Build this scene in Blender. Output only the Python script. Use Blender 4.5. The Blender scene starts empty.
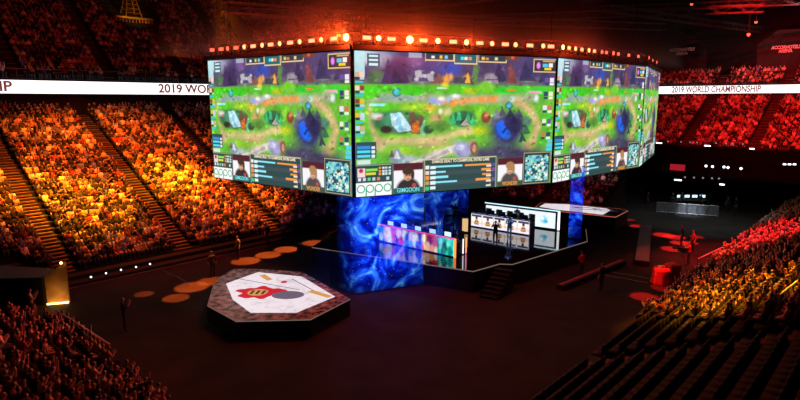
import bpy, bmesh, math, random
import numpy as np
from mathutils import Vector, Matrix

random.seed(7)
rng = np.random.default_rng(7)
SC = bpy.context.scene
COL = SC.collection

# ------------------------------------------------------------------ camera
FPX = 560.0
PITCH = math.atan2(100, FPX)
CAM_Z = 11.0
cam_data = bpy.data.cameras.new('camera')
cam_data.sensor_width = 36.0
cam_data.lens = FPX / 800.0 * 36.0
cam_data.clip_end = 400
cam = bpy.data.objects.new('camera', cam_data)
cam.location = (0, 0, CAM_Z)
cam.rotation_euler = (math.pi / 2 - PITCH, 0, 0)
COL.objects.link(cam)
SC.camera = cam
cP, sP = math.cos(PITCH), math.sin(PITCH)


def ray(x, y):
    u = (x - 400) / FPX
    v = (200 - y) / FPX
    return Vector((u, cP + v * sP, -sP + v * cP))


def at_z(x, y, z):                      # point of the place at height z
    d = ray(x, y)
    t = (z - CAM_Z) / d.z
    return Vector((d.x * t, d.y * t, z))


def at_y(x, y, Y):                      # point of the place at distance Y
    d = ray(x, y)
    t = Y / d.y
    return Vector((d.x * t, Y, CAM_Z + d.z * t))


def px(p):
    X, Y, Z = p[0], p[1], p[2] - CAM_Z
    f = Y * cP - Z * sP
    if f < 0.5:
        return (-9999, -9999, f)
    return (400 + FPX * X / f, 200 - FPX * (Y * sP + Z * cP) / f, f)


# arena axes: U runs along the floor, W across it
TH = math.radians(43)
U = Vector((math.sin(TH), math.cos(TH), 0))
W = Vector((-math.cos(TH), math.sin(TH), 0))


def uw(u, w, z=0.0):
    p = U * u + W * w
    return Vector((p.x, p.y, z))


# ------------------------------------------------------------------ world and big lights
world = bpy.data.worlds.new('world')
SC.world = world
world.use_nodes = True
world.node_tree.nodes['Background'].inputs[0].default_value = (0.010, 0.004, 0.006, 1)
world.node_tree.nodes['Background'].inputs[1].default_value = 0.12
SC.view_settings.view_transform = 'Standard'
SC.view_settings.look = 'None'
SC.view_settings.exposure = 0.0
SC.view_settings.gamma = 1.0
SC.view_settings.use_curve_mapping = False


def spot(loc, target, color, watts, deg, blend=1.0, radius=0.25):
    d = bpy.data.lights.new('spot_beam', 'SPOT')
    d.color = color
    d.energy = watts
    d.spot_size = math.radians(deg)
    d.spot_blend = blend
    d.shadow_soft_size = radius
    o = bpy.data.objects.new('spot_beam', d)
    o.location = loc
    o.rotation_euler = (Vector(target) - Vector(loc)).to_track_quat('-Z', 'Y').to_euler()
    COL.objects.link(o)
    return o


W_LEFT = 35.8          # foot of the left stand
W_RIGHT = 9.1          # foot of the near right stand
U_NEAR = 7.6           # foot of the near end stand
U_END = 77.0           # foot of the far end stand
RIG = Vector((-20, 36, 21))
AMBER = (1.0, 0.24, 0.006)
YELLOW = (1.0, 0.33, 0.004)
RED = (1.0, 0.015, 0.012)
ORANGE = (1.0, 0.16, 0.006)
PINK = (1.0, 0.07, 0.03)


def on_left(x, y):                       # point on the left bank of seats under a pixel
    n = W * -0.495 + Vector((0, 0, 1))
    b = uw(0, W_LEFT + 2.5, 1.3)
    d = ray(x, y)
    t = (b - cam.location).dot(n) / d.dot(n)
    return cam.location + d * t


def on_right(x, y):
    n = W * 0.495 + Vector((0, 0, 1))
    b = uw(0, W_RIGHT - 1, 1.5)
    d = ray(x, y)
    t = (b - cam.location).dot(n) / d.dot(n)
    return cam.location + d * t


# amber and yellow washes over the left bank
spot(RIG, on_left(85, 205), YELLOW, 85000, 30)
spot(RIG + Vector((3, 2, 0)), on_left(165, 178), YELLOW, 90000, 26)
spot(RIG + Vector((-3, 0, 0)), on_left(20, 190), AMBER, 75000, 32)
spot(RIG + Vector((2, 0, 0)), on_left(225, 195), ORANGE, 90000, 28)
spot(RIG + Vector((-1, 3, 1)), on_left(110, 165), ORANGE, 42000, 75, 0.9)
spot(RIG + Vector((1, 3, 1)), on_left(150, 190), PINK, 13000, 85, 0.8)
spot(RIG + Vector((6, 6, 0)), on_left(290, 205), ORANGE, 50000, 30)
# red washes over the far end, upper rings and right bank
ERIG = uw(58, 12, 25)
spot(ERIG, uw(85, 12, 9), RED, 62000, 74, 1.0)
spot(ERIG, uw(90, 8, 15), RED, 11000, 60, 1.0)
spot(ERIG, uw(96, 16, 18), RED, 45000, 22, 1.0)
spot(uw(20, 30, 25), uw(16, 66, 17), (1.0, 0.06, 0.06), 2400, 95, 0.9)
RRIG = uw(37, 5, 22)
spot(RRIG, on_right(752, 240), (1.0, 0.02, 0.03), 75000, 30)
spot(RRIG, on_right(690, 262), (1.0, 0.05, 0.015), 36000, 22)
spot(RRIG + Vector((-2, 0, 0)), on_right(748, 290), YELLOW, 190000, 17)
spot(RRIG + Vector((-2, 0, 0)), on_right(700, 292), AMBER, 80000, 17)
spot(uw(26, 24, 22), at_z(25, 345, 2.5), (1.0, 0.07, 0.04), 9000, 34)
spot(uw(26, 24, 22), at_z(0, 325, 2.5), RED, 9000, 14)
# house wash on the open floor at the far right, stage wash
spot(uw(44, 2, 24), at_z(690, 222, 0), (0.75, 0.9, 0.85), 17000, 28, 1.0)
spot(Vector((4, 38, 13)), at_z(495, 236, 1.3), (0.25, 0.45, 1.0), 3500, 46, 1.0)
spot(Vector((6, 37, 13)), at_z(509, 232, 2.3), (0.35, 0.7, 1.0), 26000, 6, 0.6)
spot(Vector((8, 50, 13)), at_z(425, 228, 2.4), (0.2, 0.55, 1.0), 6000, 24, 1.0)
spot(Vector((-6, 20, 15)), at_z(390, 262, 0.6), (0.04, 0.08, 1.0), 16000, 34, 1.0)

# round pools of light on the arena floor
for (x, y, r, e) in [(176, 298, 1.1, .6), (192, 287, 1.5, .8), (222, 268, 1.0, .9), (246, 261, 1.5, 1.0), (268, 255, 1.4, 1.15),
                     (286, 249.5, 1.35, 1.15), (314, 243, 1.4, .9), (338, 238, 1.3, .8), (212, 281, 1.3, .7), (144, 294, .8, .35)]:
    p = at_z(x, y, 0)
    spot(p + Vector((1.2, 1.5, 12)), p, (1.0, 0.14, 0.015), 75000 * e, 2 * math.degrees(math.atan(r * .70 / 12)), 0.35, 0.05)
for (x, y, r, e) in [(664, 235, 1.3, 1), (674, 237, 1.3, 1), (681, 243, 1.2, 1), (672, 249, 1.2, .9), (697, 237, .8, .6), (636, 226, .9, .6),
                     (655, 231, 1.2, .9), (690, 243, .9, .6), (645, 297, 1.2, .5), (665, 288, 1.2, .3), (630, 220, .7, .4)]:
    p = at_z(x, y, 0)
    spot(p + Vector((-1.2, 1.8, 12)), p, RED, 110000 * e, 2 * math.degrees(math.atan(r * .70 / 12)), 0.35, 0.05)


# ------------------------------------------------------------------ materials
def new_mat(name):
    m = bpy.data.materials.new(name)
    m.use_nodes = True
    return m, m.node_tree, m.node_tree.nodes['Principled BSDF']


def mat(name, color, rough=0.6, metal=0.0, vary=0.25, scale=6.0, ior=1.45):
    m, nt, b = new_mat(name)
    b.inputs['Roughness'].default_value = rough
    b.inputs['Metallic'].default_value = metal
    b.inputs['IOR'].default_value = ior
    tc = nt.nodes.new('ShaderNodeTexCoord')
    nz = nt.nodes.new('ShaderNodeTexNoise')
    nz.inputs['Scale'].default_value = scale
    nz.inputs['Detail'].default_value = 3
    nt.links.new(tc.outputs['Object'], nz.inputs['Vector'])
    cr = nt.nodes.new('ShaderNodeValToRGB')
    lo = [max(0, c * (1 - vary)) for c in color]
    hi = [min(1, c * (1 + vary)) for c in color]
    cr.color_ramp.elements[0].position = 0.3
    cr.color_ramp.elements[1].position = 0.7
    cr.color_ramp.elements[0].color = (*lo, 1)
    cr.color_ramp.elements[1].color = (*hi, 1)
    nt.links.new(nz.outputs['Fac'], cr.inputs['Fac'])
    nt.links.new(cr.outputs['Color'], b.inputs['Base Color'])
    return m


def emit(name, color, strength):
    m, nt, b = new_mat(name)
    b.inputs['Base Color'].default_value = (0.02, 0.02, 0.02, 1)
    b.inputs['Emission Color'].default_value = (*color, 1)
    b.inputs['Emission Strength'].default_value = strength
    return m


def emit_attr(name, strength):           # a screen showing the picture stored in its pixels
    m, nt, b = new_mat(name)
    b.inputs['Base Color'].default_value = (0.01, 0.01, 0.01, 1)
    b.inputs['Roughness'].default_value = 0.5
    b.inputs['Specular IOR Level'].default_value = 0.1
    a = nt.nodes.new('ShaderNodeAttribute')
    a.attribute_name = 'pixels'
    nt.links.new(a.outputs['Color'], b.inputs['Emission Color'])
    b.inputs['Emission Strength'].default_value = strength
    return m


def attr_mat(name, attr='tint', rough=0.8):
    m, nt, b = new_mat(name)
    a = nt.nodes.new('ShaderNodeAttribute')
    a.attribute_name = attr
    b.inputs['Roughness'].default_value = rough
    nt.links.new(a.outputs['Color'], b.inputs['Base Color'])
    return m


def shirt_mat():
    m, nt, b = new_mat('shirt_cloth')
    oi = nt.nodes.new('ShaderNodeObjectInfo')
    tc = nt.nodes.new('ShaderNodeTexCoord')
    nz = nt.nodes.new('ShaderNodeTexNoise')
    nz.inputs['Scale'].default_value = 9
    nt.links.new(tc.outputs['Object'], nz.inputs['Vector'])
    mx = nt.nodes.new('ShaderNodeMix')
    mx.data_type = 'RGBA'
    mx.blend_type = 'MULTIPLY'
    mx.inputs['Factor'].default_value = 0.35
    nt.links.new(oi.outputs['Color'], mx.inputs['A'])
    nt.links.new(nz.outputs['Fac'], mx.inputs['B'])
    nt.links.new(mx.outputs['Result'], b.inputs['Base Color'])
    b.inputs['Roughness'].default_value = 0.85
    return m


M = dict(
    floor=mat('dark_floor', (0.024, 0.021, 0.021), 0.75, 0, 0.3, 0.6, ior=1.2),
    concrete=mat('dark_concrete', (0.012, 0.010, 0.010), 0.8, 0, 0.3, 2),
    wood=mat('step_wood', (0.12, 0.066, 0.034), 0.6, 0, 0.35, 3),
    black=mat('black_paint', (0.012, 0.012, 0.013), 0.6, 0, 0.3, 4),
    matt=mat('matt_black', (0.004, 0.004, 0.004), 0.9, 0, 0.3, 2, ior=1.1),
    blackmetal=mat('black_metal', (0.02, 0.02, 0.022), 0.4, 0.6, 0.3, 8),
    steel=mat('dull_steel', (0.35, 0.35, 0.37), 0.4, 0.8, 0.2, 8),
    curtain=mat('black_curtain', (0.018, 0.014, 0.015), 0.9, 0, 0.4, 3),
    wall=mat('hall_wall', (0.03, 0.022, 0.024), 0.85, 0, 0.3, 0.5),
    ceiling=mat('hall_ceiling', (0.012, 0.010, 0.011), 0.9, 0, 0.4, 0.4),
    tan=mat('tan_panel', (0.45, 0.25, 0.08), 0.6, 0, 0.25, 2),
    deck=mat('gloss_deck', (0.006, 0.006, 0.009), 0.045, 0, 0.2, 1, ior=3.2),
    seat=mat('seat_cloth', (0.010, 0.006, 0.007), 0.85, 0, 0.3, 3),
    skin=mat('skin', (0.55, 0.34, 0.25), 0.6, 0, 0.12, 10),
    hair=mat('hair', (0.018, 0.012, 0.01), 0.6, 0, 0.4, 30),
    trousers=mat('dark_trousers', (0.03, 0.03, 0.04), 0.85, 0, 0.3, 12),
    red=mat('red_cloth', (0.55, 0.05, 0.04), 0.8, 0, 0.25, 4),
    gold=mat('gilded_metal', (0.8, 0.42, 0.08), 0.35, 0.6, 0.3, 12),
    sheet=mat('grey_sheet', (.16, .17, .19), .6, 0, .4, 3),
    white=mat('white_panel', (0.75, 0.75, 0.77), 0.5, 0, 0.1, 4),
    e_white=emit('white_screen', (1, 1, 1), 1.6),
    e_edge=emit('edge_light', (1.0, 0.72, 0.62), 0.15),
    e_edge2=emit('edge_light_red', (1.0, 0.22, 0.12), 0.6),
    e_cool=emit('cool_lamp', (0.75, 0.88, 1.0), 3.0),
    e_warm=emit('warm_lamp', (1.0, 0.5, 0.14), 8.0),
    e_redlamp=emit('red_lamp', (1.0, 0.05, 0.02), 5.0),
    e_hot=emit('hot_lens', (1.0, 0.40, 0.10), 9.0),
    e_mid=emit('stage_lens', (1.0, 0.30, 0.11), 3.6),
    e_strobe=emit('strobe_lens', (1.0, 0.30, 0.13), 2.6),
    e_red=emit('red_lens', (1.0, 0.10, 0.05), 2.6),
    e_text=emit('dark_red_letters', (0.20, 0.035, 0.03), 1.0),
    e_orangetube=emit('orange_tube', (1.0, 0.22, 0.05), 2.2),
    e_violet=emit('violet_tube', (0.85, 0.08, 0.35), 1.3),
    e_sky=emit('pale_blue_tube', (0.55, 0.85, 1.0), 1.4),
    shirt=shirt_mat(),
    crowd=attr_mat('crowd_cloth'),
)


# ------------------------------------------------------------------ mesh helpers
class MB:
    def __init__(s):
        s.v, s.f, s.mi = [], [], []

    def add(s, verts, faces, mi=0):
        o = len(s.v)
        s.v += [tuple(q) for q in verts]
        s.f += [tuple(i + o for i in fc) for fc in faces]
        s.mi += [mi] * len(faces)
        return s

    def box(s, c, size, rz=0.0, mi=0, ax=None):
        """ax: optional 3 unit vectors; otherwise rotated by rz about z"""
        c = Vector(c)
        if ax is None:
            X = Vector((math.cos(rz), math.sin(rz), 0))
            Y = Vector((-math.sin(rz), math.cos(rz), 0))
            Z = Vector((0, 0, 1))
        else:
            X, Y, Z = ax
        vs = [c + X * (size[0] / 2 * i) + Y * (size[1] / 2 * j) + Z * (size[2] / 2 * k) for k in (-1, 1) for j in (-1, 1) for i in (-1, 1)]
        return s.add(vs, [(0, 2, 3, 1), (4, 5, 7, 6), (0, 1, 5, 4), (2, 6, 7, 3), (0, 4, 6, 2), (1, 3, 7, 5)], mi)

    def tube(s, p0, p1, r0, r1=None, n=8, mi=0):
        p0, p1 = Vector(p0), Vector(p1)
        r1 = r0 if r1 is None else r1
        d = (p1 - p0).normalized()
        a = d.orthogonal().normalized()
        b = d.cross(a)
        vs = []
        for p, r in ((p0, r0), (p1, r1)):
            for i in range(n):
                t = 2 * math.pi * i / n
                vs.append(p + a * (r * math.cos(t)) + b * (r * math.sin(t)))
        fs = [(i, (i + 1) % n, n + (i + 1) % n, n + i) for i in range(n)]
        fs += [tuple(range(n - 1, -1, -1)), tuple(range(n, 2 * n))]
        return s.add(vs, fs, mi)

    def path(s, pts, r, n=6, mi=0):
        for a, b in zip(pts[:-1], pts[1:]):
            s.tube(a, b, r, r, n, mi)
        return s

    def prism(s, poly, z0, z1, mi=0):
        n = len(poly)
        area = sum(poly[i][0] * poly[(i + 1) % n][1] - poly[(i + 1) % n][0] * poly[i][1] for i in range(n))
        if area < 0:
            poly = list(poly)[::-1]
        vs = [(q[0], q[1], z0) for q in poly] + [(q[0], q[1], z1) for q in poly]
        fs = [(i, (i + 1) % n, n + (i + 1) % n, n + i) for i in range(n)]
        fs += [tuple(range(n - 1, -1, -1)), tuple(range(n, 2 * n))]
        return s.add(vs, fs, mi)

    def ball(s, c, r, nu=10, nv=6, mi=0, sc=(1, 1, 1)):
        vs, fs = [], []
        for j in range(nv + 1):
            p = math.pi * j / nv
            for i in range(nu):
                t = 2 * math.pi * i / nu
                vs.append((c[0] + r * sc[0] * math.sin(p) * math.cos(t), c[1] + r * sc[1] * math.sin(p) * math.sin(t), c[2] + r * sc[2] * math.cos(p)))
        for j in range(nv):
            for i in range(nu):
                fs.append((j * nu + i, (j + 1) * nu + i, (j + 1) * nu + (i + 1) % nu, j * nu + (i + 1) % nu))
        return s.add(vs, fs, mi)

    def build(s, name, mats, parent=None, bevel=0.0, smooth=False):
        me = bpy.data.meshes.new(name)
        me.from_pydata(s.v, [], s.f)
        if not isinstance(mats, (list, tuple)):
            mats = [mats]
        for m in mats:
            me.materials.append(m)
        me.polygons.foreach_set('material_index', s.mi)
        if smooth:
            me.polygons.foreach_set('use_smooth', [True] * len(s.f))
        me.update()
        o = bpy.data.objects.new(name, me)
        COL.objects.link(o)
        if parent is not None:
            o.parent = parent
            o.matrix_parent_inverse = Matrix.Identity(4)
            # vertices are given in world space: bring them into the parent's frame
            me.transform(world_of(parent).inverted())
        if bevel > 0:
            b = o.modifiers.new('edge', 'BEVEL')
            b.width = bevel
            b.segments = 2
            b.limit_method = 'ANGLE'
        return o


def world_of(o):
    m = o.matrix_basis.copy()
    p = o.parent
    while p is not None:
        m = p.matrix_basis @ m
        p = p.parent
    return m


def tag(o, label, cat, group=None, kind=None):
    o['label'] = label
    o['category'] = cat
    if group:
        o['group'] = group
    if kind:
        o['kind'] = kind
    return o


def thing(name, label, cat, loc=(0, 0, 0), rz=0.0, group=None):
    o = bpy.data.objects.new(name, None)
    o.empty_display_size = 0.2
    o.location = loc
    o.rotation_euler = (0, 0, rz)
    COL.objects.link(o)
    return tag(o, label, cat, group)


def struct(o):
    o['kind'] = 'structure'
    return o


def letters(text, origin, right, up, size, mat_, parent, depth=0.01, width=None, name='lettering', offset=0.0):
    """raised letters; origin is the middle of the line"""
    c = bpy.data.curves.new(name, 'FONT')
    c.body = text
    c.size = size
    c.align_x = 'CENTER'
    c.align_y = 'CENTER'
    c.extrude = depth
    c.offset = offset
    c.materials.append(mat_)
    tmp = bpy.data.objects.new(name, c)
    COL.objects.link(tmp)
    dg = bpy.context.evaluated_depsgraph_get()
    me = bpy.data.meshes.new_from_object(tmp.evaluated_get(dg))
    bpy.data.objects.remove(tmp)
    me.materials.clear()
    me.materials.append(mat_)
    right, up = Vector(right).normalized(), Vector(up).normalized()
    nrm = right.cross(up)
    k = 1.0
    if width:
        xs = [v.co.x for v in me.vertices]
        k = width / (max(xs) - min(xs))
    mtx = Matrix(((right.x * k, up.x, nrm.x, origin[0]), (right.y * k, up.y, nrm.y, origin[1]), (right.z * k, up.z, nrm.z, origin[2]), (0, 0, 0, 1)))
    me.transform(world_of(parent).inverted() @ mtx)
    o = bpy.data.objects.new(name, me)
    o.parent = parent
    COL.objects.link(o)
    return o


def srgb(h):
    if isinstance(h, str):
        h = tuple(int(h[i:i + 2], 16) / 255 for i in (0, 2, 4))
    return np.array([c / 12.92 if c <= 0.04045 else ((c + 0.055) / 1.055) ** 2.4 for c in h])


class Ras:
    """a small picture, painted in 0..1 coordinates (v down), later stored on the pixels of a screen"""

    def __init__(s, w, h, bg='000000'):
        s.w, s.h = w, h
        s.a = np.ones((h, w, 3)) * srgb(bg)
        s.uu, s.vv = np.meshgrid((np.arange(w) + 0.5) / w, (np.arange(h) + 0.5) / h)

    def mixin(s, m, c):
        m = np.clip(m, 0, 1)[..., None]
        s.a = s.a * (1 - m) + srgb(c) * m
        return s

    def rect(s, u0, v0, u1, v1, c, a=1.0):
        return s.mixin(a * ((s.uu >= u0) & (s.uu < u1) & (s.vv >= v0) & (s.vv < v1)), c)

    def frame(s, u0, v0, u1, v1, c, t=0.004):
        tv = t * s.w / s.h
        s.rect(u0, v0, u1, v0 + tv, c)
        s.rect(u0, v1 - tv, u1, v1, c)
        s.rect(u0, v0, u0 + t, v1, c)
        return s.rect(u1 - t, v0, u1, v1, c)

    def ell(s, u, v, ru, rv, c, soft=0.3, a=1.0, rot=0.0):
        du, dv = (s.uu - u), (s.vv - v)
        cr, sr = math.cos(rot), math.sin(rot)
        k = s.h / s.w
        x = (du * cr + dv * k * sr) / ru
        y = (-du * sr / k + dv * cr) / rv
        d = np.sqrt(x * x + y * y)
        return s.mixin(a * np.clip((1 - d) / max(soft, 1e-3) + 0.0, 0, 1), c)

    def poly(s, pts, c, a=1.0):
        inside = np.zeros((s.h, s.w), bool)
        n = len(pts)
        for i in range(n):
            (x0, y0), (x1, y1) = pts[i], pts[(i + 1) % n]
            if y0 == y1:
                continue
            cross = (s.vv >= min(y0, y1)) & (s.vv < max(y0, y1)) & (s.uu < (x1 - x0) * (s.vv - y0) / (y1 - y0) + x0)
            inside ^= cross
        return s.mixin(a * inside, c)

    def path(s, pts, r, c, soft=0.5, a=1.0):
        best = np.full((s.h, s.w), 1e9)
        k = s.h / s.w
        for (u0, v0), (u1, v1) in zip(pts[:-1], pts[1:]):
            ax, ay, bx, by = u0, v0 * k, u1, v1 * k
            px_, py_ = s.uu, s.vv * k
            L = (bx - ax) ** 2 + (by - ay) ** 2 + 1e-12
            t = np.clip(((px_ - ax) * (bx - ax) + (py_ - ay) * (by - ay)) / L, 0, 1)
            best = np.minimum(best, np.hypot(px_ - ax - t * (bx - ax), py_ - ay - t * (by - ay)))
        return s.mixin(a * np.clip((r - best) / (r * soft), 0, 1), c)

    def noise(s, n, amp):
        out = np.zeros((s.h, s.w))
        for k, f in enumerate((n, 2 * n, 4 * n)):
            g = rng.random((f + 2, int(f * s.w / s.h) + 3))
            x = s.uu * (g.shape[1] - 2)
            y = s.vv * (g.shape[0] - 2)
            xi, yi = x.astype(int), y.astype(int)
            fx, fy = x - xi, y - yi
            out += (g[yi, xi] * (1 - fx) * (1 - fy) + g[yi, xi + 1] * fx * (1 - fy) + g[yi + 1, xi] * (1 - fx) * fy + g[yi + 1, xi + 1] * fx * fy - 0.5) / (k + 1)
        s.a = np.clip(s.a * (1 + amp * out[..., None]), 0, 1)
        return s


def screen_mesh(name, ras, p00, p10, p01, mat_, parent, step=1):
    """grid of pixels: p00 bottom left, p10 bottom right, p01 top left (seen from the front)"""
    img = ras.a[::step, ::step][::-1]
    h, w = img.shape[:2]
    p00, p10, p01 = Vector(p00), Vector(p10), Vector(p01)
    fu, fv = np.linspace(0, 1, w), np.linspace(0, 1, h)
    g = np.array(p00)[None, None] + fu[None, :, None] * np.array(p10 - p00) + fv[:, None, None] * np.array(p01 - p00)
    co = g.reshape(-1, 3)
    idx = np.arange(w * h).reshape(h, w)
    quads = np.stack([idx[:-1, :-1], idx[:-1, 1:], idx[1:, 1:], idx[1:, :-1]], -1).reshape(-1, 4)
    me = bpy.data.meshes.new(name)
    me.vertices.add(len(co))
    nf = len(quads)
    me.loops.add(nf * 4)
    me.polygons.add(nf)
    if parent is not None:
        mi = np.array(world_of(parent).inverted())
        co = co @ mi[:3, :3].T + mi[:3, 3]
    me.vertices.foreach_set('co', co.astype(np.float32).ravel())
    me.loops.foreach_set('vertex_index', quads.astype(np.int32).ravel())
    me.polygons.foreach_set('loop_start', np.arange(0, nf * 4, 4, dtype=np.int32))
    me.update(calc_edges=True)
    a = me.attributes.new('pixels', 'FLOAT_COLOR', 'POINT')
    a.data.foreach_set('color', np.concatenate([img.reshape(-1, 3), np.ones((w * h, 1))], 1).astype(np.float32).ravel())
    me.materials.append(mat_)
    o = bpy.data.objects.new(name, me)
    if parent is not None:
        o.parent = parent
    COL.objects.link(o)
    return o


# ------------------------------------------------------------------ the hall
struct(MB().box((15, 55, -0.15), (190, 190, 0.3)).build('floor', M['floor']))
struct(MB().box(uw(45, 22, 31), (150, 130, 0.4), -TH + math.pi / 2).build('ceiling', M['ceiling']))
AX = (U, W, Vector((0, 0, 1)))
struct(MB().box(uw(45, 84, 15), (150, 0.5, 32), ax=AX).build('wall_left', M['wall']))
struct(MB().box(uw(116, 20, 15), (0.5, 130, 32), ax=AX).build('wall_far', M['wall']))
struct(MB().box(uw(45, -43, 15), (150, 0.5, 32), ax=AX).build('wall_right', M['wall']))
struct(MB().box(uw(-29, 20, 15), (0.5, 130, 32), ax=AX).build('wall_near', M['wall']))

ROW, RISE = 0.68, 0.337
SEATS = []          # (position of the tread, facing yaw, stand, row number, along)


def tier(name, base, along, up, a0, a1, z0, rows, aisles, stand, aw=0.95, keep=0.96, row=ROW, rise=RISE, seats=True):
    """stepped bank of rows with stepped aisles"""
    up, along = Vector(up), Vector(along)
    base = Vector(base)
    prof = [(0.0, 0.0)]
    for k in range(rows):
        prof += [(k * row, z0 + k * rise), ((k + 1) * row, z0 + k * rise)]
    prof += [(rows * row, 0.0)]
    vs = []
    for a in (a0, a1):
        for d, z in prof:
            q = base + along * a + up * d
            vs.append((q.x, q.y, z))
    n = len(prof)
    fs = [(i, i + 1, n + i + 1, n + i) for i in range(n - 1)] + [tuple(range(n - 1, -1, -1)), tuple(range(n, 2 * n))]
    t = struct(MB().add(vs, fs).build(name, M['concrete']))
    for a in aisles:
        m = MB()
        for k in range(rows):
            for h in (0, 1):
                d0 = k * row - row / 2 * (1 - h)
                z = z0 + k * rise - (rise / 2 if h == 0 else 0) + 0.012
                if k == 0 and h == 0:
                    continue
                q = base + along * a + up * (d0 + row / 4)
                m.box((q.x, q.y, z - 0.03), (aw, row / 2 - 0.03, 0.08), ax=(along, up, Vector((0, 0, 1))))
        m.build('aisle_steps', M['wood'], t)
    if seats:
        yaw = math.atan2(-up.y, -up.x) - math.pi / 2
        pitch = 0.44
        for k in range(rows):
            a = a0 + 0.3
            while a < a1 - 0.3:
                if all(abs(a - q) > aw / 2 + 0.16 for q in aisles):
                    q = base + along * a + up * (k * row + 0.42)
                    SEATS.append((q.x, q.y, z0 + k * rise, yaw, stand, k, a, keep))
                a += pitch
    return t


AIS_L = [-14.6, -6.9, 0.75, 8.4, 16.1, 23.8, 31.5, 39.2]
OL = uw(0, W_LEFT + 2.0)
u0L = Vector((-14.4, 37.0, 0)).dot(U)
AIS_L = [a + u0L for a in AIS_L]
tier('seating_tier', OL, U, W, -4, 66, 0.5, 28, AIS_L, 'left')
# low empty steps and kerb between the floor and the first row
m = MB()
for k in range(2):
    m.box(uw(33, W_LEFT + 0.75 + k * 0.8, 0.08 + k * 0.12), (66, 0.8, 0.16 + k * 0.24), ax=AX)
struct(m.build('trim_1', M['black']))
struct(MB().box(uw(34, W_LEFT + 0.1, 0.03), (64, 0.06, 0.06), ax=AX).build('trim_2', M['steel']))
# far end bank, raised above a dark parapet
tier('seating_tier', uw(U_END, 0), -W, U, -34, 52, 5.0, 18, [-30, -22.4, -14.8, -7.2, 0.4, 8.0, 15.6, 23.2, 30.8, 38.4, 46], 'end', aw=1.2)
struct(MB().box(uw(U_END - 0.2, -8, 2.6), (0.3, 88, 5.2), ax=AX).build('wall_end_parapet', M['matt']))
# lower bank at floor level in the far corner behind the stage
tier('seating_tier', uw(51.5, 0), -W, U, -34.5, -22, 0.4, 9, [-28], 'corner', keep=0.6)
spot(uw(40, 18, 22), uw(54, 28, 2), (1, .03, .04), 9000, 34, 1.0)
# terrace in front of the far parapet
struct(MB().box(uw(U_END - 4.2, -4, 1.3), (8.0, 56, 2.6), ax=AX).build('trim_3', M['matt']))
# near right bank and near end bank
tier('seating_tier', uw(0, W_RIGHT), U, -W, 12.5, 66, 0.45, 30, [20.2, 28.2, 36.0, 43.8, 51.6, 59.4], 'right', aw=0.9)
tier('seating_tier', uw(U_NEAR, 0), W, -U, 15, 28.0, 0.45, 20, [21.6], 'near', aw=0.9)

# concourse wall above the left bank, upper bank over it
struct(MB().box(uw(32, W_LEFT + 22.2, 6.0), (76, 0.5, 11.9), ax=AX).build('wall_concourse', M['wall']))
UPL = W_LEFT + 22.5
tier('seating_tier', uw(0, UPL), U, W, -6, 72, 12.9, 24, [a + 3.5 for a in AIS_L], 'upper left', rise=0.52)
struct(MB().box(uw(U_END + 12.8, 4, 6.0), (0.5, 92, 12.0), ax=AX).build('wall_concourse_end', M['wall']))
tier('seating_tier', uw(U_END + 13.2, 0), -W, U, -40, 44, 12.9, 4, [-22, -14, -6, 2, 10, 18, 26], 'upper end', rise=0.52)
# doorways in the concourse wall (dark openings with a dim blue gap)
m = MB()
for a in AIS_L[1:6]:
    m.box(uw(a, W_LEFT + 21.9, 10.9), (1.3, 0.12, 2.0), ax=AX)
struct(m.build('door_1', M['black']))


# ------------------------------------------------------------------ ribbon displays
def ribbon(p0, p1, z0, z1, texts, label):
    p0, p1 = Vector(p0), Vector(p1)
    right = (p1 - p0).normalized()
    nrm = right.cross(Vector((0, 0, 1)))
    mid = (p0 + p1) / 2
    rt = thing('ribbon_display', label, 'LED display', (mid.x, mid.y, z0), 0)
    ax = (right, nrm, Vector((0, 0, 1)))
    L = (p1 - p0).length
    band = MB().box(mid + Vector((0, 0, (z0 + z1) / 2)), (L, 0.1, z1 - z0), ax=ax).build('lit_band', M['e_white'], rt)
    m = MB()
    for z in (z0 - 0.08, z1 + 0.08):
        m.box(mid - nrm * 0.1 + Vector((0, 0, z)), (L, 0.4, 0.14), ax=ax)
    m.build('housing', M['black'], rt)
    for s, width in texts:
        letters('2019 WORLD CHAMPIONSHIP', p0 + right * s + nrm * 0.06 + Vector((0, 0, (z0 + z1) / 2)), right, (0, 0, 1), 1.2, M['e_text'], band, 0.01, width, offset=0.03)
    return rt


def hit_plane(x, y, p, n):
    d = ray(x, y)
    t = (Vector(p) - cam.location).dot(n) / d.dot(n)
    return cam.location + d * t


RW = W_LEFT + 21.7
a_ = hit_plane(0, 88, uw(0, RW), W)
b_ = hit_plane(210, 88, uw(0, RW), W)
p0, p1 = uw(-6, RW), uw(72, RW)
sA = hit_plane(158, 88, uw(0, RW), W).dot(U) + 6
sB = hit_plane(12, 88, uw(0, RW), W).dot(U) + 6
zl = (hit_plane(105, 94, uw(0, RW), W).z, hit_plane(105, 82, uw(0, RW), W).z)
ribbon(p0, p1, zl[0], zl[1], [(sA + 8.5, 17), (sB - 8.5, 17)], 'bright white LED ribbon running above the orange lit left stand')
RU = U_END + 12.4
q0 = uw(RU, 40)
nE = U
sC = (hit_plane(672, 89, uw(RU, 0), U) - q0).dot(-W)
sD = (hit_plane(761, 89, uw(RU, 0), U) - q0).dot(-W)
ze = (hit_plane(730, 93.3, uw(RU, 0), U).z, hit_plane(730, 85.5, uw(RU, 0), U).z)
ribbon(q0, uw(RU, -42), ze[0], ze[1], [((sC + sD) / 2, sD - sC)], 'bright white LED ribbon running above the red lit far end stand')

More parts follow.
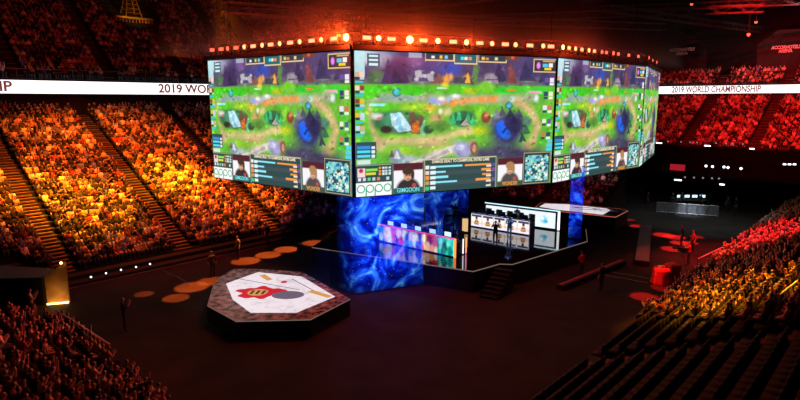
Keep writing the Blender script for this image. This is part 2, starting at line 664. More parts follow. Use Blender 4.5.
# balustrade along the front of the upper left bank
t = thing('balustrade', 'low post and rail balustrade above the left LED ribbon', 'railing', uw(20, RW + 0.3, zl[1]))
for k in range(24):
    MB().tube(uw(-4 + k * 2.2, RW + 0.3, zl[1] + 0.1), uw(-4 + k * 2.2, RW + 0.3, zl[1] + 1.0), 0.035).build('post', M['steel'], t)
MB().tube(uw(-5, RW + 0.3, zl[1] + 1.0), uw(60, RW + 0.3, zl[1] + 1.0), 0.03).build('handrail', M['steel'], t)


# ------------------------------------------------------------------ people
J_STAND = dict(pelvis=(0, 0, .95, .135), belly=(0, .01, 1.1, .125), chest=(0, .005, 1.28, .14), neck0=(0, -.01, 1.43, .07), neck=(0, 0, 1.5, .05),
               jaw=(0, .02, 1.57, .068), head=(0, .012, 1.635, .088), top=(0, 0, 1.70, .066))
for sgn, s in ((-1, 'L'), (1, 'R')):
    J_STAND.update({'sh' + s: (sgn * .17, -.01, 1.39, .062), 'el' + s: (sgn * .24, -.03, 1.12, .044), 'wr' + s: (sgn * .25, .05, .88, .033), 'ha' + s: (sgn * .25, .08, .79, .036),
                    'hi' + s: (sgn * .09, 0, .90, .092), 'kn' + s: (sgn * .10, .02, .50, .062), 'an' + s: (sgn * .10, -.01, .09, .043), 'to' + s: (sgn * .115, .13, .035, .036)})
EDGES = [('pelvis', 'belly'), ('belly', 'chest'), ('chest', 'neck0'), ('neck0', 'neck'), ('neck', 'jaw'), ('jaw', 'head'), ('head', 'top')]
for s in 'LR':
    EDGES += [('chest', 'sh' + s), ('sh' + s, 'el' + s), ('el' + s, 'wr' + s), ('wr' + s, 'ha' + s), ('pelvis', 'hi' + s), ('hi' + s, 'kn' + s), ('kn' + s, 'an' + s), ('an' + s, 'to' + s)]


def seated(arms, lean=0.0):
    J = {}
    for k, (x, y, z, r) in J_STAND.items():
        J[k] = (x, y + lean * max(0, z - 0.95) , z - 0.43, r)      # hips at seat height
    for sgn, s in ((-1, 'L'), (1, 'R')):
        J['hi' + s] = (sgn * .095, .06, .50, .092)
        J['kn' + s] = (sgn * .13, .44, .50, .065)
        J['an' + s] = (sgn * .12, .40, .10, .045)
        J['to' + s] = (sgn * .135, .55, .04, .036)
        shx, shy, shz, _ = J['sh' + s]
        if arms == 'lap':
            e, w_, h_ = (.195, .06, .70), (.13, .26, .60), (.09, .33, .61)
        elif arms == 'up':
            e, w_, h_ = (.20, .12, 1.14), (.16, .16, 1.40), (.14, .17, 1.50)
        elif arms == 'clap':
            e, w_, h_ = (.20, .14, .78), (.08, .34, .96), (.04, .39, 1.03)
        elif arms == 'one':
            e, w_, h_ = ((.20, .10, 1.15), (.17, .15, 1.40), (.15, .16, 1.50)) if sgn > 0 else ((.195, .06, .70), (.13, .26, .60), (.09, .33, .61))
        else:   # phone held in front
            e, w_, h_ = (.195, .10, .74), (.08, .32, .92), (.05, .36, .98)
        J['el' + s] = (sgn * e[0], e[1] + lean * .2, e[2], .044)
        J['wr' + s] = (sgn * w_[0], w_[1], w_[2], .034)
        J['ha' + s] = (sgn * h_[0], h_[1], h_[2], .038)
    return J


def standing(arms='down', stride=0.0):
    J = dict(J_STAND)
    for sgn, s in ((-1, 'L'), (1, 'R')):
        if arms == 'cross':
            J['el' + s] = (sgn * .25, .06, 1.14, .046)
            J['wr' + s] = (sgn * .02, .24, 1.18, .036)
            J['ha' + s] = (-sgn * .08, .22, 1.20, .038)
        elif arms == 'camera':
            J['el' + s] = (sgn * .27, .12, 1.20, .044)
            J['wr' + s] = (sgn * .13, .30, 1.45, .034)
            J['ha' + s] = (sgn * .10, .34, 1.52, .038)
        elif arms == 'wide':
            J['el' + s] = (sgn * .38, .08, 1.28, .044)
            J['wr' + s] = (sgn * .52, .22, 1.36, .034)
            J['ha' + s] = (sgn * .58, .27, 1.40, .038)
        elif arms == 'point' and sgn > 0:
            J['el' + s] = (.38, .12, 1.32, .044)
            J['wr' + s] = (.58, .24, 1.36, .034)
            J['ha' + s] = (.66, .28, 1.37, .036)
        if stride:
            x, y, z, r = J['kn' + s]
            J['kn' + s] = (x, y + sgn * stride * .5, z, r)
            x, y, z, r = J['an' + s]
            J['an' + s] = (x, y + sgn * stride, z + (.05 if sgn < 0 else 0), r)
            x, y, z, r = J['to' + s]
            J['to' + s] = (x, y + sgn * stride, z, r)
    return J


def limb_of(name_a, name_b):
    ks = {name_a, name_b}
    if ks & {'jaw', 'head', 'top'} or ks == {'neck0', 'neck'}:
        return 'head'
    if any(k.startswith(('ha', 'wr')) and k != 'hair' and k[:2] in ('ha', 'wr') for k in ks) and not ks & {'head'}:
        return 'arm'
    if any(k[:2] in ('hi', 'kn', 'an', 'to') and k != 'top' for k in ks):
        return 'leg'
    return 'torso'


def skin_body(name, J, sub):
    bm = bmesh.new()
    lay = bm.verts.layers.skin.verify()
    vs = {}
    for k, (x, y, z, r) in J.items():
        v = bm.verts.new((x, y, z))
        d = v[lay]
        rx = r
        if k in ('chest', 'belly', 'pelvis'):
            d.radius = (r * 1.12, r * 0.86)
        else:
            d.radius = (rx, rx)
        d.use_root = (k == 'pelvis')
        vs[k] = v
    for a, b in EDGES:
        bm.edges.new((vs[a], vs[b]))
    me = bpy.data.meshes.new('tmp')
    bm.to_mesh(me)
    bm.free()
    o = bpy.data.objects.new('tmp', me)
    COL.objects.link(o)
    sk = o.modifiers.new('skin', 'SKIN')
    sk.use_smooth_shade = True
    if sub:
        sd = o.modifiers.new('sub', 'SUBSURF')
        sd.levels = sub
        sd.render_levels = sub
    dg = bpy.context.evaluated_depsgraph_get()
    out = bpy.data.meshes.new_from_object(o.evaluated_get(dg))
    out.name = name
    bpy.data.objects.remove(o)
    bpy.data.meshes.remove(me)
    head = np.array(J['head'][:3])
    # which part of the body a face belongs to
    segs = [(np.array(J[a][:3]), np.array(J[b][:3]), limb_of(a, b), (J[a][3] + J[b][3]) / 2, a, b) for a, b in EDGES]
    reg = []
    for p in out.polygons:
        c = np.array(p.center)
        best, lab = 1e9, 'torso'
        for a, b, l, r, na, nb in segs:
            ab = b - a
            t = float(np.clip((c - a).dot(ab) / ab.dot(ab), 0, 1))
            d = np.linalg.norm(c - a - t * ab) - r
            if d < best:
                best = d
                lab = l
                if l == 'arm':
                    lab = 'skin' if (na[:2] == 'wr' or t > 0.35) else 'torso'
                if l == 'leg':
                    lab = 'shoe' if na[:2] == 'an' else 'leg'
        if lab == 'head':
            rel = c - head
            lab = 'hair' if (rel[2] > 0.045 or (rel[1] < -0.02 and rel[2] > -0.06)) else 'skin'
        reg.append(lab)
    if sub:                                # a nose and sunken eyes on the face
        for v in out.vertices:
            rel = np.array(v.co) - head
            if rel[1] > 0.05:
                if abs(rel[0]) < 0.016 and -0.05 < rel[2] < 0.0:
                    v.co.y += 0.018
                elif 0.02 < abs(rel[0]) < 0.05 and -0.01 < rel[2] < 0.02:
                    v.co.y -= 0.006
    return out, reg


REG_I = {'torso': 0, 'skin': 1, 'hair': 2, 'leg': 3, 'shoe': 3}
POSES = [('lap', 0.0), ('up', 0.0), ('clap', 0.1), ('one', 0.0), ('phone', 0.12)]
LO = []
for arms, lean in POSES:
    me, reg = skin_body('low', seated(arms, lean), 0)
    co = np.array([v.co for v in me.vertices])
    fl = [tuple(p.vertices) for p in me.polygons]
    LO.append((co, fl, [REG_I[r] for r in reg]))
    bpy.data.meshes.remove(me)


def person_mesh(name, J, mats):
    me, reg = skin_body(name, J, 1)
    me.materials.clear()
    for m in mats:
        me.materials.append(m)
    me.polygons.foreach_set('material_index', [REG_I[r] for r in reg])
    me.polygons.foreach_set('use_smooth', [True] * len(reg))
    return me


HI = [person_mesh('spectator', seated(arms, lean), [M['shirt'], M['skin'], M['hair'], M['trousers']]) for arms, lean in POSES]
POSE_WORD = ['sitting still', 'with both arms raised', 'clapping', 'raising one arm', 'holding a phone']
SHIRTS = [('black', (0.012, 0.012, 0.014), 6.5), ('dark grey', (0.05, 0.05, 0.055), 3), ('red', (0.42, 0.07, 0.05), 1.2), ('white', (0.8, 0.78, 0.75), 2.2),
          ('tan', (0.55, 0.40, 0.22), 2.6), ('pale pink', (0.7, 0.42, 0.42), 1.4), ('blue', (0.12, 0.16, 0.4), 1)]
SW = np.array([s[2] for s in SHIRTS], float)
SW /= SW.sum()

ORD = ['front', 'second', 'third', 'fourth', 'fifth', 'sixth', 'seventh', 'eighth', 'ninth', 'tenth', 'eleventh', 'twelfth', 'thirteenth', 'fourteenth',
       'fifteenth', 'sixteenth', 'seventeenth', 'eighteenth', 'nineteenth', 'twentieth', 'twenty-first', 'twenty-second', 'twenty-third', 'twenty-fourth', 'twenty-fifth']
occupied, empty = [], []
TOWER = hit_plane(131, 18, uw(0, UPL + 10), W).xy.to_3d()
for sx, sy, sz, yaw, stand, k, a, keep in SEATS:
    X, Y, f = px((sx, sy, sz + 1.0))
    if (sx < -17.6 and 27.8 < sy < 33 and sz < 2.2) or ((Vector((sx, sy, 0)) - TOWER).length < 3.2 and stand == 'upper left'):
        continue
    if not (-180 < X < 1000 and -60 < Y < 430):
        continue
    if stand == 'right' and Y > 306 or (stand == 'near' and X > 170):
        empty.append((sx, sy, sz, yaw))
        continue
    if random.random() > keep:
        empty.append((sx, sy, sz, yaw))
        continue
    occupied.append((f, sx, sy, sz, yaw, stand, k, X, Y))
    if stand != 'upper left' and stand != 'upper end':
        empty.append((sx, sy, sz, yaw))
occupied.sort(key=lambda q: q[0])
inframe = [q for q in occupied if -3 < q[7] < 803 and q[8] < 398 and q[5] in ('near', 'right', 'left')]
single = set(id(q) for q in inframe[:300])

WORDS = {'near': 'dim lower left stand', 'right': 'right stand', 'left': 'orange lit stand'}
seen = {}
for q in inframe[:300]:
    f, sx, sy, sz, yaw, stand, k, X, Y = q
    pi = int(rng.choice(5, p=[.5, .08, .16, .1, .16]))
    ci = int(rng.choice(len(SHIRTS), p=SW))
    o = bpy.data.objects.new('spectator', HI[pi])
    o.location = (sx, sy, sz)
    o.rotation_euler = (0, 0, yaw + random.uniform(-.15, .15))
    o.scale = [random.uniform(.84, .92)] * 3
    jit = random.uniform(.8, 1.2)
    o.color = (*[min(1, c * jit) for c in SHIRTS[ci][1]], 1)
    COL.objects.link(o)
    key = 'spectator in %s top %s, %s row, %s' % (SHIRTS[ci][0], POSE_WORD[pi], ORD[k], WORDS[stand])
    tag(o, key, 'person', 'spectators in the %s row of the %s' % (ORD[k], WORDS[stand]))

# the thousands behind them: one mass
bins = [[] for _ in POSES]
for q in occupied:
    if id(q) not in single:
        bins[int(rng.choice(5, p=[.42, .12, .18, .12, .16]))].append(q)
VV, FF, CC = [], [], []
off = 0
loops_total, starts = [], []
for bi, lst in enumerate(bins):
    co, fl, reg = LO[bi]
    flat = np.array([i for f_ in fl for i in f_])
    lens = np.array([len(f_) for f_ in fl])
    for f, sx, sy, sz, yaw, stand, k, X, Y in lst:
        th = yaw + random.uniform(-.35, .35)
        sc = random.uniform(.80, .92)
        c_, s_ = math.cos(th) * sc, math.sin(th) * sc
        v = np.empty_like(co)
        v[:, 0] = co[:, 0] * c_ - co[:, 1] * s_ + sx
        v[:, 1] = co[:, 0] * s_ + co[:, 1] * c_ + sy
        v[:, 2] = co[:, 2] * sc + sz
        VV.append(v)
        FF.append(flat + off)
        starts.append(lens)
        off += len(co)
        sh = np.array(SHIRTS[int(rng.choice(len(SHIRTS), p=SW))][1]) * random.uniform(.75, 1.25)
        skin = np.array((.55, .34, .25)) * random.uniform(.5, 1.25)
        hair = np.array((.02, .013, .01)) * random.uniform(.5, 3)
        leg = np.array((.03, .03, .04)) * random.uniform(.5, 2)
        pal = np.clip(np.array([sh, skin, hair, leg]), 0, 1)
        CC.append(pal[np.array(reg)])


def mass(name, V, F, lens, facecol, mat_):
    V, F, lens = np.concatenate(V), np.concatenate(F), np.concatenate(lens)
    me = bpy.data.meshes.new(name)
    me.vertices.add(len(V))
    me.vertices.foreach_set('co', V.astype(np.float32).ravel())
    me.loops.add(len(F))
    me.loops.foreach_set('vertex_index', F.astype(np.int32))
    me.polygons.add(len(lens))
    me.polygons.foreach_set('loop_start', np.concatenate([[0], np.cumsum(lens)[:-1]]).astype(np.int32))
    me.update(calc_edges=True)
    if facecol is not None:
        fc = np.concatenate(facecol)
        a = me.attributes.new('tint', 'FLOAT_COLOR', 'FACE')
        a.data.foreach_set('color', np.concatenate([fc, np.ones((len(fc), 1))], 1).astype(np.float32).ravel())
    me.materials.append(mat_)
    o = bpy.data.objects.new(name, me)
    COL.objects.link(o)
    return o


crowd = mass('crowd', VV, FF, starts, CC, M['crowd'])
tag(crowd, 'dense crowd of distant spectators filling the stands around the hall', 'crowd', kind='stuff')

# seat shells under everyone
sb = MB()
sb.box((0, -0.02, 0.36), (.44, .42, .07))
sb.box((0, -0.24, 0.58), (.44, .06, .46))
sco = np.array(sb.v)
sfl = np.array([i for f_ in sb.f for i in f_])
SV, SF, SL = [], [], []
off = 0
for sx, sy, sz, yaw in empty:
    c_, s_ = math.cos(yaw), math.sin(yaw)
    v = np.stack([sco[:, 0] * c_ - sco[:, 1] * s_ + sx, sco[:, 0] * s_ + sco[:, 1] * c_ + sy, sco[:, 2] + sz], 1)
    SV.append(v)
    SF.append(sfl + off)
    SL.append(np.full(len(sb.f), 4))
    off += len(sco)
st = mass('seat_rows', SV, SF, SL, None, M['seat'])
tag(st, 'rows of dark folding seats beneath and between the spectators', 'seats', kind='stuff')

#@@PART2
# ------------------------------------------------------------------ hanging box of screens
ZB, ZT = 5.7, 13.6
RING = [Vector((-12.9, 38.6, 0)), Vector((-2.53, 30.45, 0)), Vector((9.77, 35.9, 0)), Vector((19.1, 44.7, 0)), Vector((24.9, 55.0, 0)),
        Vector((20, 63, 0)), Vector((6, 64, 0)), Vector((-8, 55, 0))]
CEN = sum(RING, Vector()) / len(RING)


def S(x, y):                             # place on the picture of the front face
    f = (x - 353.3) / 201.0
    t = f * 30.7 / (f * 30.7 + (1 - f) * 36.3)
    top = 50 + .0368 * (x - 353)
    bot = 198 - .0762 * (x - 354)
    return t, (y - top) / (bot - top)


def game_picture(w, h):
    r = Ras(w, h, '74b83e')

    def R_(x0, y0, x1, y1, c, a=1):
        xm = (x0 + x1) / 2
        r.rect(S(x0, y0)[0], S(xm, y0)[1], S(x1, y1)[0], S(xm, y1)[1], c, a)

    def V_(x0, v0, x1, v1, c, a=1):
        r.rect(S(x0, 0)[0], v0, S(x1, 0)[0], v1, c, a)

    def E_(x, y, rx, ry, c, soft=.45, a=1., rot=0.):
        u, v = S(x, y)
        u1, v1 = S(x + rx, y + ry * 1.0)
        r.ell(u, v, max(.002, rx / 201), max(.003, ry / 138), c, soft, a, rot)

    def P_(pts, wd, c, soft=.5, a=1.):
        r.path([S(*q) for q in pts], wd / 201, c, soft, a)
    # cliffs and sky along the top
    R_(353, 40, 560, 82, '5a4a78')
    E_(372, 55, 26, 9, 'b9b4cc', .8)
    E_(362, 56, 14, 10, 'd5e6ec', .6, .8)
    E_(382, 60, 10, 9, 'a9a6be', .6)
    for x, y, rx, ry, c in [(392, 70, 14, 16, '5b3a66'), (400, 66, 12, 14, '4d3768'), (376, 74, 10, 9, '5f6f58'), (430, 70, 14, 14, '4c4a88'), (452, 68, 15, 10, '3a5ac0'),
                            (470, 72, 16, 14, '55456a'), (486, 68, 10, 14, '4a3f5e'), (508, 70, 12, 12, '564066'), (530, 68, 14, 12, '3f3a66'), (548, 66, 12, 14, '4a4478'), (415, 60, 10, 8, '7c5c90')]:
        E_(x, y, rx, ry, c, .7, .95)
    P_([(352, 80), (400, 80), (460, 79), (556, 84)], 6, '6d6670', .8, .9)
    for x, y, rx, ry, c in [(424, 73, 10, 4, 'b9b0b8'), (445, 78, 5, 5, 'c99a4a'), (466, 77, 4, 5, 'f0a83a'), (450, 76, 3, 5, 'ffb347'), (490, 75, 9, 4, 'a79aa0'), (420, 80, 9, 4, '8a8794'),
                            (511, 74, 4, 8, 'b06a58'), (400, 82, 8, 4, '70546a'), (527, 79, 9, 3, '8c9a80'), (541, 78, 9, 3, '777a86'), (476, 68, 3, 8, '6f9a5a'), (375, 76, 8, 6, '4f7f4a')]:
        E_(x, y, rx, ry, c, .8, .9)
    # lane of grass and river
    R_(353, 84, 560, 96, '5fbf2c')
    for x, y, rx, ry, c in [(375, 89, 16, 5, '3fd21e'), (400, 86, 12, 4, '4fbf2c'), (413, 88, 14, 4, '37c21c'), (486, 86, 11, 8, '8fd23a'), (470, 90, 10, 5, 'b8c81e'), (505, 89, 18, 5, '2bc93a'),
                            (540, 90, 14, 7, '35cf3a'), (525, 88, 8, 5, '5bd04a'), (370, 92, 10, 5, '59c81a')]:
        E_(x, y, rx, ry, c, .7, .95)
    P_([(362, 97), (410, 96), (450, 98), (500, 98), (535, 96)], 6, 'b5b49a', .9, .9)
    P_([(380, 97), (412, 97)], 4, '8fb0a8', .9, .9)
    P_([(440, 101), (478, 98), (496, 97)], 4, 'e8a060', .9, .9)
    # jungle
    R_(353, 101, 372, 150, '6fc83a')
    P_([(368, 104), (372, 132), (380, 142)], 4, 'c2a878', .9, .9)
    for x, y, rx, ry, c in [(385, 106, 18, 6, '5ed01c'), (412, 106, 16, 7, 'a6d62a'), (430, 106, 9, 7, 'd8c04a'), (380, 118, 12, 10, '3f9a5a'), (392, 122, 9, 10, '9fc8d0'), (398, 124, 8, 8, 'bfe0ea'),
                            (410, 118, 9, 12, '7a6a58'), (414, 126, 6, 8, 'c86a2a'), (420, 122, 6, 10, '9a6a4a'), (386, 128, 7, 5, '6a4a38'), (425, 128, 6, 6, '3f5a48'), (421, 131, 4, 5, '5fb05a'),
                            (436, 117, 9, 8, 'cfa870'), (447, 110, 6, 6, 'e0c890'), (455, 118, 9, 9, '3fae6a'), (462, 120, 8, 8, '2f7f6a'), (466, 121, 6, 7, '4a6a70'), (440, 126, 14, 7, '6fa84a'),
                            (477, 107, 10, 6, '6fd02a'), (480, 112, 6, 9, '8fd23a'), (396, 137, 18, 6, '8fd02a'), (432, 142, 30, 6, 'c2a878'), (480, 129, 15, 6, 'b8c81e'), (465, 131, 14, 4, 'd6c86a'),
                            (487, 117, 5, 8, 'b0643a'), (400, 150, 22, 7, '9ac832'), (440, 150, 24, 7, 'b8cc5a'), (378, 144, 8, 8, 'd8c08a'), (366, 140, 6, 14, '5fb43a')]:
        E_(x, y, rx, ry, c, .75, .95)
    P_([(376, 141), (410, 139), (440, 137), (470, 128)], 5, 'd8bd8a', .9, .85)
    # dark pit with its blue heart, ringed by paths
    P_([(517, 100), (530, 108), (539, 124), (535, 138), (527, 146)], 6, 'd9bc86', .8, .95)
    E_(532, 146, 8, 6, 'd8cc4a', .8, .95)
    E_(548, 118, 10, 18, '55c83a', .8, .9)
    E_(545, 136, 8, 12, '3fae2c', .8, .9)
    P_([(470, 168), (500, 150), (540, 158)], 16, '4f4a66', .8, 1)
    E_(508, 128, 24, 24, '3c3768', .5, 1)
    E_(516, 122, 14, 15, '2f2a58', .6, .95)
    E_(500, 122, 8, 9, '5a4a80', .8, .8)
    E_(503, 130, 10, 8, '1a6af0', .7, 1, .5)
    E_(507, 133, 7, 6, '2a90ff', .8, .9, .5)
    E_(497, 114, 6, 5, '8f8aa0', .8, .8)
    E_(529, 120, 5, 8, '4a8a78', .8, .9)
    E_(509, 104, 5, 4.5, '2f5f70', .3, 1)
    E_(509, 104, 3.6, 3.2, '58b8c8', .4, 1)
    E_(396, 91, 5, 5, '1f6f80', .3, 1)
    E_(396, 91, 3.8, 3.8, '57d0e0', .5, 1)
    # pale rocks below
    for x, y, rx, ry, c in [(462, 147, 12, 10, '9a94b8'), (458, 146, 8, 8, 'b8b6d8'), (472, 144, 6, 9, 'c8a08a'), (440, 152, 14, 5, 'd8ccc0'), (430, 156, 14, 5, 'c9c4b8'), (400, 158, 10, 6, '9aa8a0'),
                            (395, 152, 6, 5, 'b0a890'), (408, 158, 12, 5, 'b8b4c8'), (484, 152, 12, 9, '4a4460'), (440, 160, 26, 5, '6a6484'), (520, 154, 26, 8, '46425e'), (385, 158, 10, 8, '62b03a'), (372, 158, 12, 8, '6ac23a')]:
        E_(x, y, rx, ry, c, .8, .9)
    # sharper shapes: spires, ruins, thickets and boulders
    T_ = lambda pts, c, a=1.0: r.poly([S(*q) for q in pts], c, a)
    for pts, c in [([(380, 83), (384, 70), (387, 57), (391, 68), (397, 64), (404, 68), (409, 82)], '4a3360'), ([(390, 82), (393, 68), (398, 74), (403, 82)], '35284e'),
                   ([(366, 82), (370, 68), (374, 76), (379, 83)], '4f6a52'), ([(410, 80), (416, 66), (419, 72), (428, 68), (432, 80)], '4e4a70'), ([(430, 82), (438, 72), (445, 82)], '8a5a50'),
                   ([(470, 84), (473, 62), (478, 82)], '62864a'), ([(492, 82), (497, 60), (502, 70), (506, 80)], '3f3558'), ([(506, 82), (509, 62), (513, 72), (517, 82)], '8a4c48'),
                   ([(518, 80), (524, 60), (530, 74), (536, 80)], '38345c'), ([(537, 82), (543, 66), (550, 82)], '46406a'), ([(452, 82), (456, 76), (470, 77), (473, 83)], '4a4a58'),
                   ([(414, 70), (420, 69), (421, 73), (428, 73), (432, 70), (433, 80), (428, 80), (426, 76), (419, 77), (415, 80)], 'b4adb6'), ([(484, 76), (490, 73), (497, 76), (498, 83), (484, 83)], '9a8f98'),
                   ([(484, 78), (497, 78), (497, 79.5), (484, 79.5)], '5a4f60'), ([(442, 82), (446, 72), (449, 82)], 'e8a040'), ([(464, 82), (467, 71), (470, 82)], 'f0b040'),
                   ([(478, 90), (482, 81), (487, 80), (492, 84), (493, 91)], '7fd03a'), ([(354, 101), (360, 90), (372, 88), (380, 95), (370, 98)], '52d020'), ([(395, 92), (410, 84), (425, 90), (415, 95)], '44cc22')]:
        T_(pts, c, .92)
    E_(398, 121, 27, 13, '2c5a48', .25, .75)
    E_(394, 118, 15, 9, '4fa878', .4, .8)
    T_([(389, 112), (400, 111), (408, 122), (413, 129), (398, 131), (391, 124)], 'c4e2ee', .9)
    T_([(393, 113), (398, 112), (403, 129), (398, 130)], '7fc0dc', .8)
    T_([(408, 112), (413, 110), (416, 122), (420, 113), (423, 116), (421, 133), (411, 132)], '7a5a42', .95)
    T_([(411, 122), (418, 120), (419, 131), (411, 131)], 'd0702e', .9)
    T_([(420, 126), (424, 118), (426, 133), (420, 134)], '6fc088', .9)
    E_(385, 128, 6, 4, '3a2a24', .3, .9)
    E_(428, 128, 6, 5, '38503f', .3, .9)
    E_(463, 117, 15, 9, '2a5f4a', .25, .8)
    for x, y in [(453, 116), (459, 113), (468, 114), (473, 118)]:
        T_([(x - 3, y + 6), (x, y - 5), (x + 3, y + 6)], '3fb878', .9)
    E_(464, 121, 4, 4, '3a3440', .3, .9)
    T_([(460, 124), (466, 117), (470, 124)], 'c8b8b0', .8)
    E_(486, 116, 6, 7, '8a4a34', .3, .9)
    E_(487, 113, 3, 3, 'e09a6a', .4, .9)
    E_(439, 124, 13, 6, '5a8a3a', .3, .7)
    T_([(403, 163), (426, 156), (446, 146), (456, 143), (453, 151), (432, 160), (414, 166)], 'd6cbc4', .92)
    T_([(412, 163), (430, 157), (448, 148), (450, 151), (430, 160)], 'a89aa0', .7)
    E_(464, 149, 10, 9, 'a5a0c8', .3, .95)
    E_(461, 146, 5, 4, 'd0d0ec', .5, .9)
    E_(475, 147, 5, 8, '8a5a4c', .25, .95)
    E_(475, 147, 2.6, 5, 'd8a890', .4, .9)
    T_([(388, 160), (391, 150), (397, 147), (404, 157), (408, 163), (394, 164)], '8a98a4', .9)
    T_([(393, 158), (396, 149), (400, 158)], 'd8e0e4', .9)
    T_([(388, 156), (391, 148), (393, 156)], '6a5a44', .9)
    for x, y, c in [(497, 112, '8a809a'), (503, 110, '5a4a6a'), (511, 111, '2a2448'), (520, 112, '4a4468'), (527, 118, '5f7f78'), (528, 128, '3a5f58'), (494, 120, '6a6088'), (524, 136, '2e2850'), (515, 118, '241f44')]:
        T_([(x - 4, y + 5), (x - 1, y - 5), (x + 4, y + 4)], c, .85)
    T_([(496, 122), (503, 118), (510, 132), (506, 137), (499, 131)], '1c70f4', .8)
    T_([(502, 130), (508, 124), (509, 126), (504, 133)], '0a2a8a', .8)
    # units, bars and numbers on the lane
    for x, y, rx, ry, c in [(441, 98, 5, 4, 'f4f0e0'), (438, 101, 8, 3, 'b8a8e0'), (432, 99, 5, 4, '8fa8f0'), (448, 98, 4, 4, '9fd0e8'), (444, 84, 5, 3, 'f0e04a'), (536, 97, 4, 5, 'e8f4f4'), (512, 98, 4, 5, 'c0e0d0'),
                            (453, 103, 5, 4, 'f09a4a'), (463, 101, 5, 4, 'f0b060'), (376, 115, 7, 4, 'f4eef0'), (440, 110, 3, 4, 'fff0d8'), (455, 95, 7, 3, 'e0e8f0'), (378, 117, 3, 2, 'd86a5a')]:
        E_(x, y, rx, ry, c, .7, .95)
    R_(368, 102, 384, 104.5, '9fe8f0')
    R_(436, 86, 446, 88, 'c8e8d0')
    R_(506, 88, 515, 89.5, 'f0802a')
    R_(528, 89.5, 541, 92, 'e0a0b8')
    r.noise(18, .34)
    for _ in range(750):                 # leaves, stones and brush strokes of the landscape
        ci, ri = random.randrange(r.w), int(random.uniform(.02, .80) * r.h)
        rad = random.uniform(.8, 3.0)
        a0, a1, b0, b1 = max(0, int(ri - rad * 1.3)), min(r.h, int(ri + rad * 1.3) + 1), max(0, int(ci - rad * 2)), min(r.w, int(ci + rad * 2) + 1)
        yy, xx = np.mgrid[a0:a1, b0:b1]
        th = random.uniform(-.7, .7)
        dx, dy = xx - ci, yy - ri
        d2 = ((dx * math.cos(th) + dy * math.sin(th)) / (rad * 1.7)) ** 2 + ((-dx * math.sin(th) + dy * math.cos(th)) / rad) ** 2
        mk = np.clip(1.6 - 1.6 * d2, 0, 1)[..., None] * random.uniform(.4, .9)
        c = r.a[ri, ci] * random.choice([.5, .7, .8, 1.25, 1.4, 1.6])
        c = np.clip(c * np.array([random.uniform(.75, 1.25) for _ in range(3)]), 0, 1)
        r.a[a0:a1, b0:b1] = r.a[a0:a1, b0:b1] * (1 - mk) + c * mk
    # overlays of the broadcast
    R_(353, 50, 364, 76, 'bfe6ea', .85)
    r.noise(40, .15)
    R_(366, 53, 379, 66, '33606c')
    for k in range(3):
        R_(368, 54.5 + k * 4, 377, 56.8 + k * 4, 'cfeaf0')
    for k in range(5):
        y = 71 + k * 13.4
        for i in range(2):
            R_(354 + i * 5, y, 358 + i * 5, y + 4.6, ['d8b08a', 'f4d0c0', 'a03a3a', 'e0c040', 'c8d8f0'][(k + i) % 5])
            R_(354 + i * 5, y + 5, 358 + i * 5, y + 7.5, ['203a50', 'c0d0d8'][i])
        R_(354, y + 8.5, 362, y + 10.5, '36c8d8')
        y -= 2
        for i in range(2):
            R_(549 - i * 5 - .4 * k, y + 8, 553 - i * 5 - .4 * k, y + 12.4, ['e8e0f0', '6a5aa0', 'f0e4d0', '3a4a70', 'd07a5a'][(k * 2 + i) % 5])
            R_(549 - i * 5 - .4 * k, y + 13, 553 - i * 5 - .4 * k, y + 15.2, ['f0f0e0', '30505a'][i])
    R_(354, 141, 375, 158, '35525c')
    for k in range(3):
        R_(355, 145 + k * 4.4, 369, 148 + k * 4.4, ['3a90d8', '59d8f0', '59d8f0'][k])
        R_(370, 145 + k * 4.4, 373.5, 148 + k * 4.4, 'dfe8e8')
    R_(355, 159, 369, 164, 'dfeef4', .8)
    for k in range(4):
        R_(549 - .4 * k, 138 + k * 4.2, 556, 141 + k * 4.2, '59d0e8')
    # score strip along the top edge
    R_(424, 46, 453, 60.5, '39434c')
    R_(477, 46, 505, 62, '39434c')
    R_(453, 46, 476, 63.5, '2a6a78')
    for x0, x1, yb in ((424, 453, 60.5), (453, 476, 63.5), (477, 505, 62)):
        R_(x0, yb - 1, x1, yb, 'e8cf9a')
        R_(x0, 46, x0 + .8, yb, 'e8cf9a')
        R_(x1 - .8, 46, x1, yb, 'e8cf9a')
    R_(504, 46, 518, 60, '7a4a3c')
    for x, y, c in [(432, 56.5, 'e8e8e8'), (440, 56.5, 'f0c84a'), (445, 56.8, '7fc8e8'), (461, 58, '4fe0f0'), (469, 58, 'ff9a3a'), (465, 58, 'f0e8c8'), (482, 58, 'f0c84a'), (486, 58.5, 'e88a5a'), (495, 58.5, 'f0d09a'), (511, 57.5, 'e8603a')]:
        R_(x - 1.6, y - 1.4, x + 1.6, y + 1.4, c)
    R_(408, 51.5, 421, 57, 'd8dce8', .5)
    R_(532, 58.5, 555.5, 71.5, 'e0c48a')
    R_(532.8, 59.6, 554.8, 70.6, '3b3540')
    E_(537, 65, 2.6, 4.2, 'e88af4', .4)
    R_(541, 63, 546, 66.5, '50c8e8')
    R_(547, 63, 551, 66.5, 'e8ecf0')
    R_(541, 60.5, 553, 61.8, 'd8b47a')
    R_(543, 67.3, 550, 69.6, 'f0d020')
    # lower third
    V_(353, .772, 391, 1, '2c4f4a')
    V_(353.6, .775, 390.6, .782, 'b8c09a')
    V_(355, .80, 363, .86, 'f0d4d0')
    E_(359, 170.5, 2.4, 2.6, 'c02838', .4)
    V_(364, .803, 376, .822, '8fe05a')
    V_(364, .83, 374, .846, 'd8d84a')
    for i in range(4):
        for j in range(3):
            V_(377.5 + i * 3.3, .795 + j * .021, 379.8 + i * 3.3, .81 + j * .021, ['f0a040', 'dfe8e8', 'cfe0e0', 'cfe0e0'][i])
